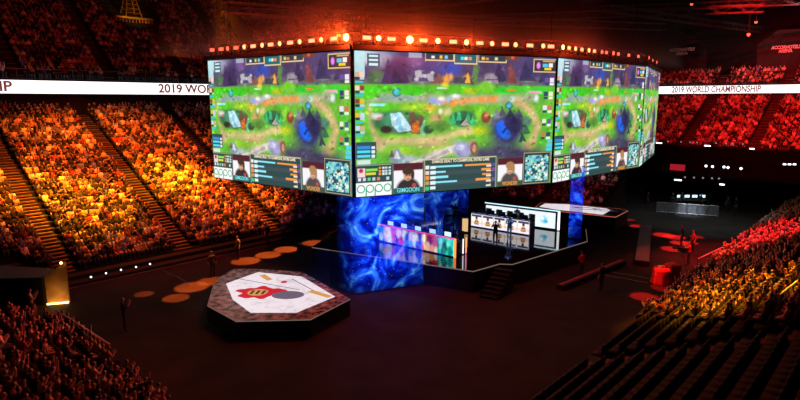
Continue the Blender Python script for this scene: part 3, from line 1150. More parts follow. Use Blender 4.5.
    for i in range(7):
        V_(356 + i * 4.8, .865, 359.2 + i * 4.8, .889, ['e8e0f0', 'cfd8e0', '6fd08a', 'c8ccd0', 'f08a30', '36545a', 'cfd8d8'][i])
    V_(353.6, .90, 390.5, 1, 'fbfdfb')
    V_(391, .772, 392.6, 1, '5f7066')

    def portrait(x0, x1, hair, shirt, hw):
        V_(x0, .776, x1, .957, 'f0eef2')
        V_(x0, .776, x1, .832, '5a1f2c')
        V_(x0, .826, x1, .832, 'c8a8b0')
        cx = S((x0 + x1) / 2, 0)[0]
        w_ = hw / 201
        r.ell(cx, .975, w_ * 2.3, .10, shirt, .2)
        r.ell(cx + w_ * 1.0, .94, w_ * .5, .02, 'c85a4a', .5, .8)
        r.ell(cx - w_ * .1, .868, w_ * .82, .042, 'd8a888', .25)
        r.ell(cx - w_ * .1, .834, w_ * 1.05, .034, hair, .25)
        r.ell(cx + w_ * .75, .862, w_ * .35, .045, hair, .3)
        r.ell(cx - w_ * .3, .868, w_ * .22, .006, '3a2420', .5)
        r.ell(cx + w_ * .25, .868, w_ * .22, .006, '3a2420', .5)
        r.ell(cx, .892, w_ * .3, .006, '9a5a50', .5)
    portrait(393, 422.5, '4a3428', '3a3030', 5.6)
    V_(393, .957, 422.5, 1, '2c6862')
    V_(422.5, .77, 424, 1, '5f7066')
    V_(424, .755, 498, 1, '34504e')
    V_(424, .755, 498, .762, 'c8c09a')
    V_(424, .755, 424.8, 1, 'c8c09a')
    V_(497.2, .755, 498, 1, 'c8c09a')
    for k in range(5):
        v = .808 + k * .0385
        V_(426, v, 497, v + .034, '43555c' if k % 2 else '30504e')
        V_(425.5, v - .004, 429.5, v + .024, ['e8ecec', 'f0d0c8', 'f09a40', 'c8a060', '3fd07a'][k])
        V_(430.5, v - .002, 436, v + .022, 'dff0f4')
        V_(436, v, 436 + [27, 10, 13, 22, 0][k], v + .015, '92e4f4')
        V_(492 - [26, 9, 8, 15, 0][k], v - .002, 492.5, v + .013, 'f0a050')
        V_(488, v + .013, 493, v + .026, 'f0e0d0')
        V_(494, v - .002, 497, v + .024, ['5a5ab0', '8a5a9a', '4a4a80', '6a6aa0', '303a50'][k])
    V_(498, .77, 500, 1, '5f7066')
    portrait(500, 525, 'b08858', '55504e', 5.0)
    V_(500, .96, 525, 1, '4a5a48')
    V_(525, .735, 553.5, 1, '2f3f3c')
    r.frame(S(525.8, 0)[0], .742, S(552.8, 0)[0], .99, 'c8c09a', .003)
    u0, v0, u1, v1 = S(527.5, 0)[0], .762, S(551, 0)[0], .975
    r.rect(u0, v0, u1, v1, '8fcfc8')
    cols = ['dff4f0', '2f4a50', '4fb8d0', '8fc8a8', 'f4e8c0', '1f78b0', '3a4a40', 'eef8f4', '7fd8d0', '2a5a6a']
    for _ in range(150):
        u, v = random.uniform(u0, u1), random.uniform(v0, v1)
        s_ = random.uniform(.003, .008)
        r.rect(max(u0, u - s_), max(v0, v - s_ * 1.6), min(u1, u + s_), min(v1, v + s_ * 1.6), random.choice(cols))
    r.a = np.clip(r.a ** 1.1 * 1.1 + 0.01, 0, 1)
    return r


PIC = game_picture(380, 224)
M['game'] = emit_attr('game_screen', 1.0)
M['e_green'] = emit('green_letters', tuple(srgb('2fae78')), 1.0)
M['e_cyan'] = emit('cyan_letters', tuple(srgb('7fe6ee')), 1.0)
M['e_orange'] = emit('orange_letters', tuple(srgb('f0a04a')), 1.0)
M['e_cream'] = emit('cream_letters', tuple(srgb('efe3c4')), 1.0)

box = thing('hanging_screen_box', 'huge dark box of game screens hung over the stage', 'video screen', (CEN.x, CEN.y, ZB))
FACES = [(0, 'left', 1), (1, 'front', 1), (2, 'right', 1), (3, 'far right', 2)]
for i, fname, step in FACES:
    a, b = RING[i], RING[i + 1]
    right = (b - a).normalized()
    nrm = right.cross(Vector((0, 0, 1)))
    L = (b - a).length
    e = 0.10
    p00 = a + right * e + nrm * 0.06 + Vector((0, 0, ZB + .03))
    p10 = b - right * e + nrm * 0.06 + Vector((0, 0, ZB + .03))
    p01 = a + right * e + nrm * 0.06 + Vector((0, 0, ZT - .03))
    sc = screen_mesh('screen_panel', PIC, p00, p10, p01, M['game'], box, step)
    MB().box((a + b) / 2 - nrm * 0.14 + Vector((0, 0, (ZB + ZT) / 2)), (L - .1, .36, ZT - ZB + .06), ax=(right, nrm, Vector((0, 0, 1)))).build('panel_back', M['black'], box)

    def on(x, y, lift=.015):
        u, v = S(x, y)
        return p00 + (p10 - p00) * u + (p01 - p00) * (1 - v) + nrm * lift
    if step == 1:
        letters('GIMGOON', on(407.5, 190.4), right, (0, 0, 1), .34, M['e_cyan'], sc, .004, 1.4, offset=.004)
        letters('WUNDER', on(512.5, 183.2), right, (0, 0, 1), .34, M['e_orange'], sc, .004, 1.15, offset=.004)
        letters('DAMAGE DEALT TO CHAMPIONS, ENTIRE GAME', on(462, 159.6), right, (0, 0, 1), .24, M['e_cream'], sc, .004, 3.9, offset=.006)
        letters('614', on(487, 98.5), right, (0, 0, 1), .62, M['e_orange'], sc, .004, 1.2, offset=.014)
    # four rounded letters of the sponsor panel: o p p o
    m = MB()
    c0 = on(372.3, 188.8)
    wl, hl, th_ = .245, .235, .062
    for k in range(4):
        cx = (k - 1.5) * .53
        n = 28
        vs = []
        for rr in (1.0, 1 - th_ / hl):
            for q in range(n):
                t = 2 * math.pi * q / n
                vs.append(c0 + right * (cx + wl * rr * math.cos(t) * (1 if rr == 1 else (1 - th_ / wl) / rr)) + Vector((0, 0, hl * rr * math.sin(t))))
        m.add(vs, [(q, (q + 1) % n, n + (q + 1) % n, n + q) for q in range(n)])
        if k in (1, 2):
            m.box(c0 + right * (cx - wl + .02) + Vector((0, 0, -.2)), (.07, .004, .42), ax=(right, nrm, Vector((0, 0, 1))))
    m.build('lettering', M['e_green'], sc)
for i in range(4, 8):
    a, b = RING[i], RING[(i + 1) % 8]
    right = (b - a).normalized()
    nrm = right.cross(Vector((0, 0, 1)))
    MB().box((a + b) / 2 - nrm * 0.12 + Vector((0, 0, (ZB + ZT) / 2)), ((b - a).length - .05, .34, ZT - ZB), ax=(right, nrm, Vector((0, 0, 1)))).build('panel_back', M['black'], box)
for i in range(8):
    a, b = RING[i], RING[(i + 1) % 8]
    right = (b - a).normalized()
    nrm = right.cross(Vector((0, 0, 1)))
    L = (b - a).length
    MB().box((a + b) / 2 - nrm * .02 + Vector((0, 0, ZT + .15)), (L + .1, .5, .24), ax=(right, nrm, Vector((0, 0, 1)))).build('top_fascia', M['black'], box)
for k in (0, 1, 2, 3, 5, 6):
    q = RING[k] * .93 + CEN * .07
    MB().tube((q.x, q.y, ZT + .1), (q.x, q.y, 30.8), .03).build('suspension_cable', M['blackmetal'], box)

# truss ring standing over the box and the lamps on it
tr = thing('truss_ring', 'black lattice truss ring carrying the red stage lights above the screens', 'truss', (CEN.x, CEN.y, ZT + .3))
for i in range(8):
    a = RING[i] + (CEN - RING[i]) * .045
    b = RING[(i + 1) % 8] + (CEN - RING[(i + 1) % 8]) * .045
    m = MB()
    for dz in (.50, 1.05):
        m.tube(a + Vector((0, 0, ZT + dz)), b + Vector((0, 0, ZT + dz)), .04)
    n = 13
    for k in range(n):
        p, q = a.lerp(b, k / n), a.lerp(b, (k + 1) / n)
        m.tube(p + Vector((0, 0, ZT + (.5 if k % 2 else 1.05))), q + Vector((0, 0, ZT + (1.05 if k % 2 else .5))), .02, n=5)
    m.build('truss_section', M['blackmetal'], tr)
    MB().tube(a + Vector((0, 0, ZT + .27)), a + Vector((0, 0, ZT + 1.1)), .05).build('corner_post', M['blackmetal'], tr)

LAMPS = {0: [(214, 'b', 'r'), (223, 'b', 'r'), (230, 'd', 'r'), (238, 'b', 'r'), (246.5, 'd', 'm'), (255, 'b', 's'), (264.5, 'd', 'm'), (272.5, 'b', 's'), (282, 'd', 'm'), (292, 'b', 's'),
             (302, 'd', 'm'), (313.5, 'b', 's'), (323.5, 'd', 'm'), (335.5, 'b', 's'), (348.5, 'd', 'h')],
         1: [(366, 'b', 's'), (377.5, 'd', 'm2'), (390.5, 'b', 's'), (408.5, 'd', 'h'), (422.5, 'b', 's'), (436.5, 'd', 'm2'), (452, 'b', 's'), (465, 'd', 'm2'), (478.5, 'b', 's'), (490.5, 'd', 'm'),
             (504, 'b', 's'), (514, 'd', 'm'), (528.5, 'b', 's'), (541.5, 'd', 'm'), (549.5, 'b', 's')],
         2: [(560.5, 'd', 'm2'), (567, 'b', 's'), (573, 'd', 'm'), (580, 'b', 's'), (586.5, 'd', 'm'), (592.5, 'b', 's'), (599.5, 'd', 'r'), (604.5, 'b', 'r'), (611, 'd', 'r'), (616.5, 'b', 'r'),
             (627, 'b', 'r'), (636.5, 'b', 'r')],
         3: [(646.5, 'd', 'r'), (651, 'b', 'r'), (654.5, 'd', 'r')]}
LM = {'h': M['e_hot'], 'm': M['e_mid'], 'm2': M['e_hot'], 's': M['e_strobe'], 'r': M['e_red']}
LW = {'h': 1700, 'm': 40, 'm2': 420, 's': 26, 'r': 9}
LCOL = {'h': (1, .07, .008), 'm': (1, .05, .008), 'm2': (1, .06, .008), 's': (1, .05, .008), 'r': (1, .02, .01)}
for fi, lst in LAMPS.items():
    a, b = RING[fi], RING[fi + 1]
    right = (b - a).normalized()
    nrm = right.cross(Vector((0, 0, 1)))
    zl_ = ZT + .64
    for k, (x, kind, br) in enumerate(lst):
        # place along the face where the lamp stands
        lo, hi = 0.0, 1.0
        for _ in range(40):
            mid = (lo + hi) / 2
            q = a.lerp(b, mid)
            if px((q.x, q.y, zl_))[0] < x:
                lo = mid
            else:
                hi = mid
        q = a.lerp(b, lo)
        c = Vector((q.x, q.y, zl_)) + nrm * .05
        shape = 'round' if kind == 'd' else 'wide'
        fname = FACES[fi][1]
        lamp = thing('stage_light', '%s %s stage light, %s from left above the %s screen' % ({'h': 'dazzling orange', 'm': 'orange', 'm2': 'bright orange', 's': 'pale orange', 'r': 'dim red'}[br], shape, ORD[k], fname),
                     'stage light', c, math.atan2(nrm.y, nrm.x) + math.pi / 2, 'stage lights on the ring above the screens')
        ax = (right, nrm, Vector((0, 0, 1)))
        if kind == 'd':
            m = MB()
            m.box(c + Vector((0, 0, -.30)) - nrm * .05, (.26, .26, .10), ax=ax)
            for sg in (-1, 1):
                m.box(c + right * (.19 * sg) + Vector((0, 0, -.12)), (.03, .10, .34), ax=ax)
            m.build('yoke', M['blackmetal'], lamp)
            r_ = .21 if br == 'h' else .15
            hd = MB().tube(c - nrm * .18, c + nrm * .12, r_ * .72, r_ * .98, 14).build('head', M['blackmetal'], lamp)
            MB().tube(c + nrm * .12, c + nrm * .16, r_ * .95, r_ * .8, 16).build('lens', LM[br], hd)
        else:
            w_ = .46 if fi < 2 else .34
            hd = MB().box(c + Vector((0, 0, -.02)), (w_ + .06, .16, .26), ax=ax).build('housing', M['blackmetal'], lamp, .015)
            MB().box(c + nrm * .09, (w_, .03, .19), ax=ax).build('lens', LM[br], hd)
            for sg in (-1, 1):
                MB().box(c + right * ((w_ / 2 + .05) * sg) + Vector((0, 0, -.18)), (.03, .06, .36), ax=ax).build('bracket', M['blackmetal'], lamp)
        d = bpy.data.lights.new('lamp_glow', 'POINT')
        d.color = LCOL[br]
        d.energy = LW[br]
        d.shadow_soft_size = .12
        lo_ = bpy.data.objects.new('lamp_glow', d)
        lo_.location = c + nrm * .55 + Vector((0, 0, .05))
        COL.objects.link(lo_)
# narrow upward spots, added to imitate lens streaks above a few of the heads
for x, e in [(349, 1.0), (408.5, 1.0), (437, .5), (378, .4), (324, .3), (560.5, .3), (466, .25)]:
    i = 0 if x < 352 else (1 if x < 556 else 2)
    a, b = RING[i], RING[i + 1]
    lo, hi = 0.0, 1.0
    for _ in range(40):
        mid = (lo + hi) / 2
        q = a.lerp(b, mid)
        if px((q.x, q.y, ZT + .7))[0] < x:
            lo = mid
        else:
            hi = mid
    q = a.lerp(b, lo)
    spot(Vector((q.x, q.y, ZT + .95)), Vector((q.x, q.y, 30)), (1, .12, .03), 90000 * e, 3.0, .7, .1)

# haze hanging around the rig
hz = MB().prism([((q - CEN) * 1.16 + CEN).xy[:] for q in RING], ZT + .30, ZT + 8.0).build('haze', [])
hm = bpy.data.materials.new('thin_haze')
hm.use_nodes = True
nt = hm.node_tree
nt.nodes.remove(nt.nodes['Principled BSDF'])
vs_ = nt.nodes.new('ShaderNodeVolumeScatter')
vs_.inputs['Color'].default_value = (1, 1, 1, 1)
tcz = nt.nodes.new('ShaderNodeTexCoord')
spz = nt.nodes.new('ShaderNodeSeparateXYZ')
nt.links.new(tcz.outputs['Object'], spz.inputs['Vector'])
mrz = nt.nodes.new('ShaderNodeMapRange')
      # the haze thins out with height
mrz.inputs['From Min'].default_value = ZT + .3
mrz.inputs['From Max'].default_value = ZT + 8.0
mrz.inputs['To Min'].default_value = 1.0
mrz.inputs['To Max'].default_value = 0.0
nt.links.new(spz.outputs['Z'], mrz.inputs['Value'])
pwz = nt.nodes.new('ShaderNodeMath')
pwz.operation = 'POWER'
pwz.inputs[1].default_value = 7.0
nt.links.new(mrz.outputs['Result'], pwz.inputs[0])
maz = nt.nodes.new('ShaderNodeMath')
maz.operation = 'MULTIPLY_ADD'
maz.inputs[1].default_value = 0.032
maz.inputs[2].default_value = 0.0009
nt.links.new(pwz.outputs['Value'], maz.inputs[0])
nt.links.new(maz.outputs['Value'], vs_.inputs['Density'])
vs_.inputs['Anisotropy'].default_value = 0.2
nt.links.new(vs_.outputs['Volume'], nt.nodes['Material Output'].inputs['Volume'])
hz.data.materials.append(hm)
tag(hz, 'thin stage haze glowing red around the lights above the screens', 'haze', kind='stuff')

# ------------------------------------------------------------------ projection gauzes
def gauze_mat(name, x0, x1, seed, strength=1.0, see=.55, x2=900.0, x3=901.0):
    m = bpy.data.materials.new(name)
    m.use_nodes = True
    nt = m.node_tree
    nt.nodes.remove(nt.nodes['Principled BSDF'])
    out = nt.nodes['Material Output']
    tc = nt.nodes.new('ShaderNodeTexCoord')
    mp = nt.nodes.new('ShaderNodeMapping')
    mp.inputs['Location'].default_value = (seed, seed * .7, 0)
    nt.links.new(tc.outputs['Object'], mp.inputs['Vector'])

    def noise(sc, det, dist):
        n = nt.nodes.new('ShaderNodeTexNoise')
        n.inputs['Scale'].default_value = sc
        n.inputs['Detail'].default_value = det
        n.inputs['Distortion'].default_value = dist
        nt.links.new(mp.outputs['Vector'], n.inputs['Vector'])
        return n
    n1 = noise(.62, 9, 2.0)
    ramp = nt.nodes.new('ShaderNodeValToRGB')
    el = ramp.color_ramp.elements
    el[0].position, el[0].color = .30, (0.0, .002, .06, 1)
    el[1].position, el[1].color = .74, (.30, .60, 1.0, 1)
    for p_, c_ in ((.42, (0.001, .006, .30, 1)), (.52, (.004, .045, .80, 1)), (.60, (.03, .20, 1.0, 1)), (.67, (.16, .48, 1.0, 1))):
        e_ = el.new(p_)
        e_.color = c_
    nt.links.new(n1.outputs['Fac'], ramp.inputs['Fac'])
    # star specks
    vo = nt.nodes.new('ShaderNodeTexVoronoi')
    vo.inputs['Scale'].default_value = 4.5
    nt.links.new(mp.outputs['Vector'], vo.inputs['Vector'])
    st_ = nt.nodes.new('ShaderNodeMapRange')
    st_.inputs['From Min'].default_value = .13
    st_.inputs['From Max'].default_value = .04
    nt.links.new(vo.outputs['Distance'], st_.inputs['Value'])
    add = nt.nodes.new('ShaderNodeMix')
    add.data_type = 'RGBA'
    add.blend_type = 'ADD'
    nt.links.new(st_.outputs['Result'], add.inputs['Factor'])
    nt.links.new(ramp.outputs['Color'], add.inputs['A'])
    add.inputs['B'].default_value = (.25, .45, 1.0, 1)
    sx = nt.nodes.new('ShaderNodeSeparateXYZ')
    nt.links.new(tc.outputs['Object'], sx.inputs['Vector'])
    fade = nt.nodes.new('ShaderNodeMapRange')
    fade.interpolation_type = 'SMOOTHSTEP'
    fade.inputs['From Min'].default_value = x0
    fade.inputs['From Max'].default_value = x1
    nt.links.new(sx.outputs['X'], fade.inputs['Value'])
    mul = nt.nodes.new('ShaderNodeMath')
    mul.operation = 'MULTIPLY'
    mul.inputs[1].default_value = strength
    low = nt.nodes.new('ShaderNodeMapRange')
    low.interpolation_type = 'SMOOTHSTEP'
    low.inputs['From Min'].default_value = -.6
    low.inputs['From Max'].default_value = 2.0
    sz = nt.nodes.new('ShaderNodeSeparateXYZ')
    nt.links.new(tc.outputs['Object'], sz.inputs['Vector'])
    nt.links.new(sz.outputs['Z'], low.inputs['Value'])
    both = nt.nodes.new('ShaderNodeMath')
    both.operation = 'MULTIPLY'
    fall = nt.nodes.new('ShaderNodeMapRange')
    fall.interpolation_type = 'SMOOTHSTEP'
    fall.inputs['From Min'].default_value = x2
    fall.inputs['From Max'].default_value = x3
    fall.inputs['To Min'].default_value = 1.0
    fall.inputs['To Max'].default_value = 0.22
    nt.links.new(sx.outputs['X'], fall.inputs['Value'])
    edge = nt.nodes.new('ShaderNodeMath')
    edge.operation = 'MULTIPLY'
    nt.links.new(fade.outputs['Result'], edge.inputs[0])
    nt.links.new(fall.outputs['Result'], edge.inputs[1])
    nt.links.new(edge.outputs['Value'], both.inputs[0])
    nt.links.new(low.outputs['Result'], both.inputs[1])
    nt.links.new(both.outputs['Value'], mul.inputs[0])
    em = nt.nodes.new('ShaderNodeEmission')
    nt.links.new(add.outputs['Result'], em.inputs['Color'])
    nt.links.new(mul.outputs['Value'], em.inputs['Strength'])
    tp = nt.nodes.new('ShaderNodeBsdfTransparent')
    tp.inputs['Color'].default_value = (see, see, see, 1)
    ad = nt.nodes.new('ShaderNodeAddShader')
    nt.links.new(em.outputs['Emission'], ad.inputs[0])
    nt.links.new(tp.outputs['BSDF'], ad.inputs[1])
    nt.links.new(ad.outputs['Shader'], out.inputs['Surface'])
    return m


def gauze(pts, label, mat_):
    """pts: list of (x, y, z bottom, z top)"""
    o = thing('projection_gauze', label, 'projection gauze', (pts[0][0], pts[0][1], pts[0][2]))
    m = MB()
    for (x0, y0, b0, t0), (x1, y1, b1, t1) in zip(pts[:-1], pts[1:]):
        m.add([(x0, y0, b0), (x1, y1, b1), (x1, y1, t1), (x0, y0, t0)], [(0, 1, 2, 3)])
    c = m.build('net', mat_, o)
    m2 = MB()
    for (x0, y0, b0, t0), (x1, y1, b1, t1) in zip(pts[:-1], pts[1:]):
        m2.tube((x0, y0, b0 + .02), (x1, y1, b1 + .02), .02)
        m2.tube((x0, y0, t0), (x1, y1, t1), .03)
    m2.build('batten', M['blackmetal'], o)
    return o


# ------------------------------------------------------------------ stage
ZS = 1.3
ST = [(4.21, 31.05), (6.0, 32.55), (6.75, 32.45), (13.07, 38.02), (14.2, 41.8), (10, 48.8), (-2.5, 49.5), (-4.6, 42.0), (-5.9, 36.4)]
sg = thing('stage', 'glossy black many-sided stage platform under the hanging screens', 'stage', (3, 40, 0))
MB().prism(ST, 0.01, ZS - .03).build('platform', M['black'], sg)
MB().prism(ST, ZS - .03, ZS).build('deck', M['deck'], sg)
m = MB()
for i in range(len(ST)):
    a, b = Vector((*ST[i], ZS - .03)), Vector((*ST[(i + 1) % len(ST)], ZS - .03))
    if i in (4, 5, 6, 7):
        continue
    d_ = (b - a).normalized()
    m.box((a + b) / 2 + Vector((d_.y, -d_.x, 0)) * .02, ((b - a).length, .04, .05), math.atan2(d_.y, d_.x))
m.build('edge_light_strip', M['e_edge'], sg)
stp = thing('stage_steps', 'narrow black steps climbing to the front corner of the stage', 'steps', (5.5, 31.3, 0))
s0, s1 = Vector((6.25, 32.1, 0)), Vector((4.95, 29.95, 0))
dd = (s1 - s0)
pp = Vector((dd.y, -dd.x, 0)).normalized() * -1
for k in range(7):
    f0 = (k + .5) / 7
    c = s0 + dd * f0
    zt = ZS - (k + 1) * ZS / 8
    MB().box((c.x, c.y, zt - .03), (1.05, dd.length / 7 * .9, .06), ax=(pp, dd.normalized(), Vector((0, 0, 1)))).build('tread', M['steel'] if k % 1 else M['blackmetal'], stp)
    e_ = c + dd.normalized() * dd.length / 14 * .9
    MB().box((e_.x, e_.y, zt - .02), (1.05, .02, .03), ax=(pp, dd.normalized(), Vector((0, 0, 1)))).build('nosing', M['steel'], stp)
for sg_ in (-1, 1):
    m = MB()
    q0_, q1_ = s0 + pp * (.55 * sg_), s1 + pp * (.55 * sg_)
    m.add([(q0_.x, q0_.y, ZS - .2), (q0_.x, q0_.y, .01), (q1_.x, q1_.y, .01), (q1_.x, q1_.y, .12)], [(0, 1, 2, 3)])
    m.build('stringer', M['black'], stp)

gA = gauze_mat('galaxy_projection', 0.4, 2.6, 0.0, 1.6, .62, 3.6, 6.0)
gA2 = gauze_mat('galaxy_projection_edge', -99, -98, 5.1, .33, .62)
gB = gauze_mat('galaxy_projection_rear', -9, -3, 3.7, .35, .75)
gC = gauze_mat('galaxy_projection_strip', -99, -98, 8.3, 1.0, .5)
gauze([(-4.15, 31.9, .03, 6.3), (-2.53, 30.72, .03, 6.3), (1.4, 32.42, .03, 6.3)], 'blue galaxy projected on a hanging net, left front of the stage', gA)
gauze([(1.5, 32.5, ZS + .03, 6.3), (2.6, 33.0, ZS + .03, 6.3)], 'narrow blue lit net strip hanging at the right edge of the galaxy', gA2)
gauze([(-3.2, 44.6, ZS + .03, 6.6), (5.85, 47.2, ZS + .03, 6.6)], 'dim blue net hanging behind the left team desk', gB)
sA_ = at_z(568.5, 239, ZS)
sB_ = at_z(587, 243.0, ZS)
sB_ = Vector((12.75, 38.35, 0))
gauze([(11.95, 38.75, ZS + .03, 6.5), (sB_.x, sB_.y, ZS + .03, 6.5)], 'vivid blue net column hanging at the right corner of the stage', gC)


# ------------------------------------------------------------------ team desks
def blob_picture(w, h, blobs, bg):
    r = Ras(w, h, bg)
    for u, v, ru, rv, c in blobs:
        r.ell(u, v, ru, rv, c, .45)
    return r


M['panel_picture'] = emit_attr('desk_screen', 1.15)
Zv = Vector((0, 0, 1))


def gaming_chair(c, yaw, label, group):
    t = thing('gaming_chair', label, 'chair', c, yaw, group)
    mw = t.matrix_basis

    def L(x, y, z):
        return mw @ Vector((x, y, z))
    X, Y = (mw.to_3x3() @ Vector((1, 0, 0))), (mw.to_3x3() @ Vector((0, 1, 0)))
    MB().box(L(0, 0, .40), (.50, .50, .09), ax=(X, Y, Zv)).build('seat', M['black'], t, .03)
    MB().box(L(0, -.30, .85), (.50, .09, .85), ax=(X, Y, Zv)).build('backrest', M['black'], t, .03)
    MB().tube(L(0, 0, .08), L(0, 0, .36), .03).build('gas_lift', M['blackmetal'], t)
    m = MB()
    for k in range(5):
        an = k * 2 * math.pi / 5
        m.tube(L(0, 0, .09), L(.3 * math.cos(an), .3 * math.sin(an), .045), .022)
    m.build('base', M['blackmetal'], t)
    return t


PLAYER = {}


def person(J, loc, yaw, label, shirt, trousers=None, group=None, mats=None, scale=1.0):
    me = person_mesh('person', J, mats or [shirt, M['skin'], M['hair'], trousers or M['trousers']])
    o = bpy.data.objects.new('person', me)
    o.location = loc
    o.rotation_euler = (0, 0, yaw)
    o.scale = (scale,) * 3
    COL.objects.link(o)
    return tag(o, label, 'person', group)


CL = dict(black=mat('black_cloth', (.014, .014, .016), .85), white=mat('white_jersey', (.7, .68, .68), .8), redj=mat('red_jersey', (.5, .05, .04), .8), blue=mat('blue_dress', (.35, .62, .85), .7),
          grey=mat('grey_cloth', (.12, .12, .13), .85), navy=mat('navy_cloth', (.02, .03, .08), .85))


def desk(A, B, h, dep, pic, name, label, side, posts, player_cloth, side_word):
    A, B = Vector((*A, ZS)), Vector((*B, ZS))
    right = (B - A).normalized()
    back = Vector((-right.y, right.x, 0))
    L = (B - A).length
    t = thing('team_desk', label, 'desk', (A + B) / 2 + back * dep / 2, math.atan2(right.y, right.x))
    ax = (right, back, Zv)
    mid = (A + B) / 2
    MB().box(mid + back * .06 + Zv * (h / 2 + .01), (L, .08, h), ax=ax).build('front_panel', M['black'], t)
    MB().box(mid + back * (dep / 2) + Zv * (h * .72), (L, dep - .1, .05), ax=ax).build('desktop', M['black'], t)
    for sgn in (-1, 1):
        MB().box(mid + right * (L / 2 - .03) * sgn + back * (dep / 2 + .05) + Zv * (h * .35 + .01), (.06, dep - .12, h * .7), ax=ax).build('side_panel', side, t)
    q = A + back * .012
    s_ = screen_mesh('front_screen', pic, q + Zv * .08, q + right * L + Zv * .08, q + Zv * (h - .06), M['panel_picture'], t)
    # screen normal faces the hall
    posts(t, A, B, right, back, h, ax, L)
    for k in range(5):
        f = (k + .5) / 5 * .94 + .03
        c = A + right * (L * f) + back * (dep * .42) + Zv * (h * .72 + .027)
        mo = thing('monitor', '%s monitor from the left standing on the %s desk' % (['first', 'second', 'third', 'fourth', 'fifth'][k], side_word), 'monitor', c, math.atan2(right.y, right.x), 'monitors on the %s desk' % side_word)
        MB().box(c + Zv * .012, (.26, .2, .02), ax=ax).build('foot', M['blackmetal'], mo)
        MB().box(c + Zv * .14 - back * .0, (.05, .04, .24), ax=ax).build('neck', M['blackmetal'], mo)
        bc = MB().box(c + Zv * .42 - back * .05, (.62, .04, .38), ax=ax).build('back_cover', M['blackmetal'], mo, .01)
        if side_word == 'left':
            MB().box(c + Zv * .42 - back * .073, (.5, .006, .28), ax=ax).build('lit_back', M['e_sky'], bc)
        MB().box(c + Zv * .42 - back * .026, (.58, .006, .34), ax=ax).build('display', M['e_sky'], bc)
        pc = A + right * (L * f) + back * (dep + .42)
        yaw = math.atan2(-back.y, -back.x) - math.pi / 2
        gaming_chair(pc, yaw, 'black gaming chair of the %s player at the %s desk' % (['first', 'second', 'third', 'fourth', 'fifth'][k], side_word), 'chairs at the %s desk' % side_word)
        person(seated('phone', .2), pc + Vector((0, 0, 0.02)), yaw, 'player in a %s jersey seated %s from left at the %s desk' % ('white' if player_cloth == 'white' else 'dark', ['first', 'second', 'third', 'fourth', 'fifth'][k], side_word),
               CL[player_cloth], group='players at the %s desk' % side_word)
    return t


rA = Ras(150, 30, '3a5ad8')
for u, v, ru, rv, c in [(.06, .3, .05, .4, '2f7fd0'), (.05, .7, .04, .3, 'bfe8ff'), (.14, .4, .07, .8, 'f4d8e0'), (.17, .7, .05, .5, 'ffffff'), (.24, .4, .06, .7, 'e85a8a'), (.28, .6, .05, .6, '5a3ab0'),
                        (.30, .3, .05, .4, 'ffd8e8'), (.33, .8, .05, .5, 'c83a6a'), (.38, .3, .05, .5, 'e8f0ff'), (.42, .6, .06, .7, '3a4ad0'), (.47, .4, .05, .6, 'd8c8ff'), (.46, .8, .04, .3, '58a0ff'), (.52, .5, .05, .6, 'f0f0ff'), (.55, .8, .04, .4, '4a3ac0')]:
    rA.ell(u, v, ru, rv, c, .5)
rA.rect(.60, 0, .80, 1, 'e0502a')
for u, v, ru, rv, c in [(.63, .3, .04, .5, 'f4e0c8'), (.70, .4, .06, .5, '8a1a1a'), (.67, .75, .05, .4, 'ffd0a0'), (.76, .4, .04, .6, 'c8282a'), (.73, .8, .04, .3, 'ff9a3a'), (.78, .85, .03, .3, 'fff0c0')]:
    rA.ell(u, v, ru, rv, c, .5)
rA.rect(.80, 0, .805, 1, '141418')
rA.rect(.805, 0, 1, 1, '28c8b8')
for u, v, ru, rv, c in [(.84, .4, .03, .5, '8ff4e8'), (.89, .5, .05, .4, '0f5a58'), (.93, .3, .03, .4, '5fe8d8'), (.95, .75, .04, .4, '0f8078'), (.87, .8, .04, .3, '1a7a78')]:
    rA.ell(u, v, ru, rv, c, .5)
rA.noise(8, .6)
rA.rect(0, 0, .022, 1, '101024')


def posts_left(t, A, B, right, back, h, ax, L):
    MB().box((A + B) / 2 + Zv * (h + .0) + back * .03, (L, .09, .07), ax=ax).build('top_light_bar', [M['e_violet']], t)
    MB().box(B + right * .07 + Zv * (h / 2 + .01), (.12, .1, h + .04), ax=ax).build('corner_light_bar', M['e_orangetube'], t)
    MB().box(B + right * .04 + back * .95 + Zv * (h / 2 - .05), (.04, .06, h * .8), ax=ax).build('end_light_bar', M['e_white'], t)
    MB().box(B + right * .04 + back * 1.28 + Zv * (h / 2 - .05), (.05, .06, h * .85), ax=ax).build('end_light_bar', M['e_orangetube'], t)


desk((-1.54, 38.02), (3.36, 33.80), 1.2, 1.2, rA, 'left', 'left team desk with colourful pictures and violet and orange light bars', M['black'], posts_left, 'navy', 'left')

rB = Ras(150, 36, 'f4eef0')
for k in range(5):
    u = .1 + k * .2
    rB.rect(u - .085, .06, u + .085, .22, '4a3f58')
    rB.ell(u, .75, .05, .34, ['7a2a2a', '6a2f28', '7a3a2a', '4a6a9a', '8a2a3a'][k], .3)
    rB.ell(u, .40, .022, .18, 'd8a088', .3)
    rB.ell(u, .30, .024, .12, '2a1a18', .3)
    rB.rect(u - .098, .62, u + .098, .78, 'f4c070', .55)
    rB.rect(u + .094, 0, u + .10, 1, '9a8a8a')
rB.rect(0, .84, 1, 1, 'e8e4f4')


def posts_right(t, A, B, right, back, h, ax, L):
    MB().box((A + B) / 2 + Zv * (h + .02) + back * .05, (L, .1, .05), ax=ax).build('top_edge', M['white'], t)
    MB().box(B + right * .04 + Zv * (h / 2 + .01), (.05, .1, h + .02), ax=ax).build('end_trim', M['white'], t)


desk((5.53, 42.58), (9.36, 39.53), 1.1, .95, rB, 'right', 'right team desk with five player portraits on its white front', CL['navy'], posts_right, 'black', 'right')

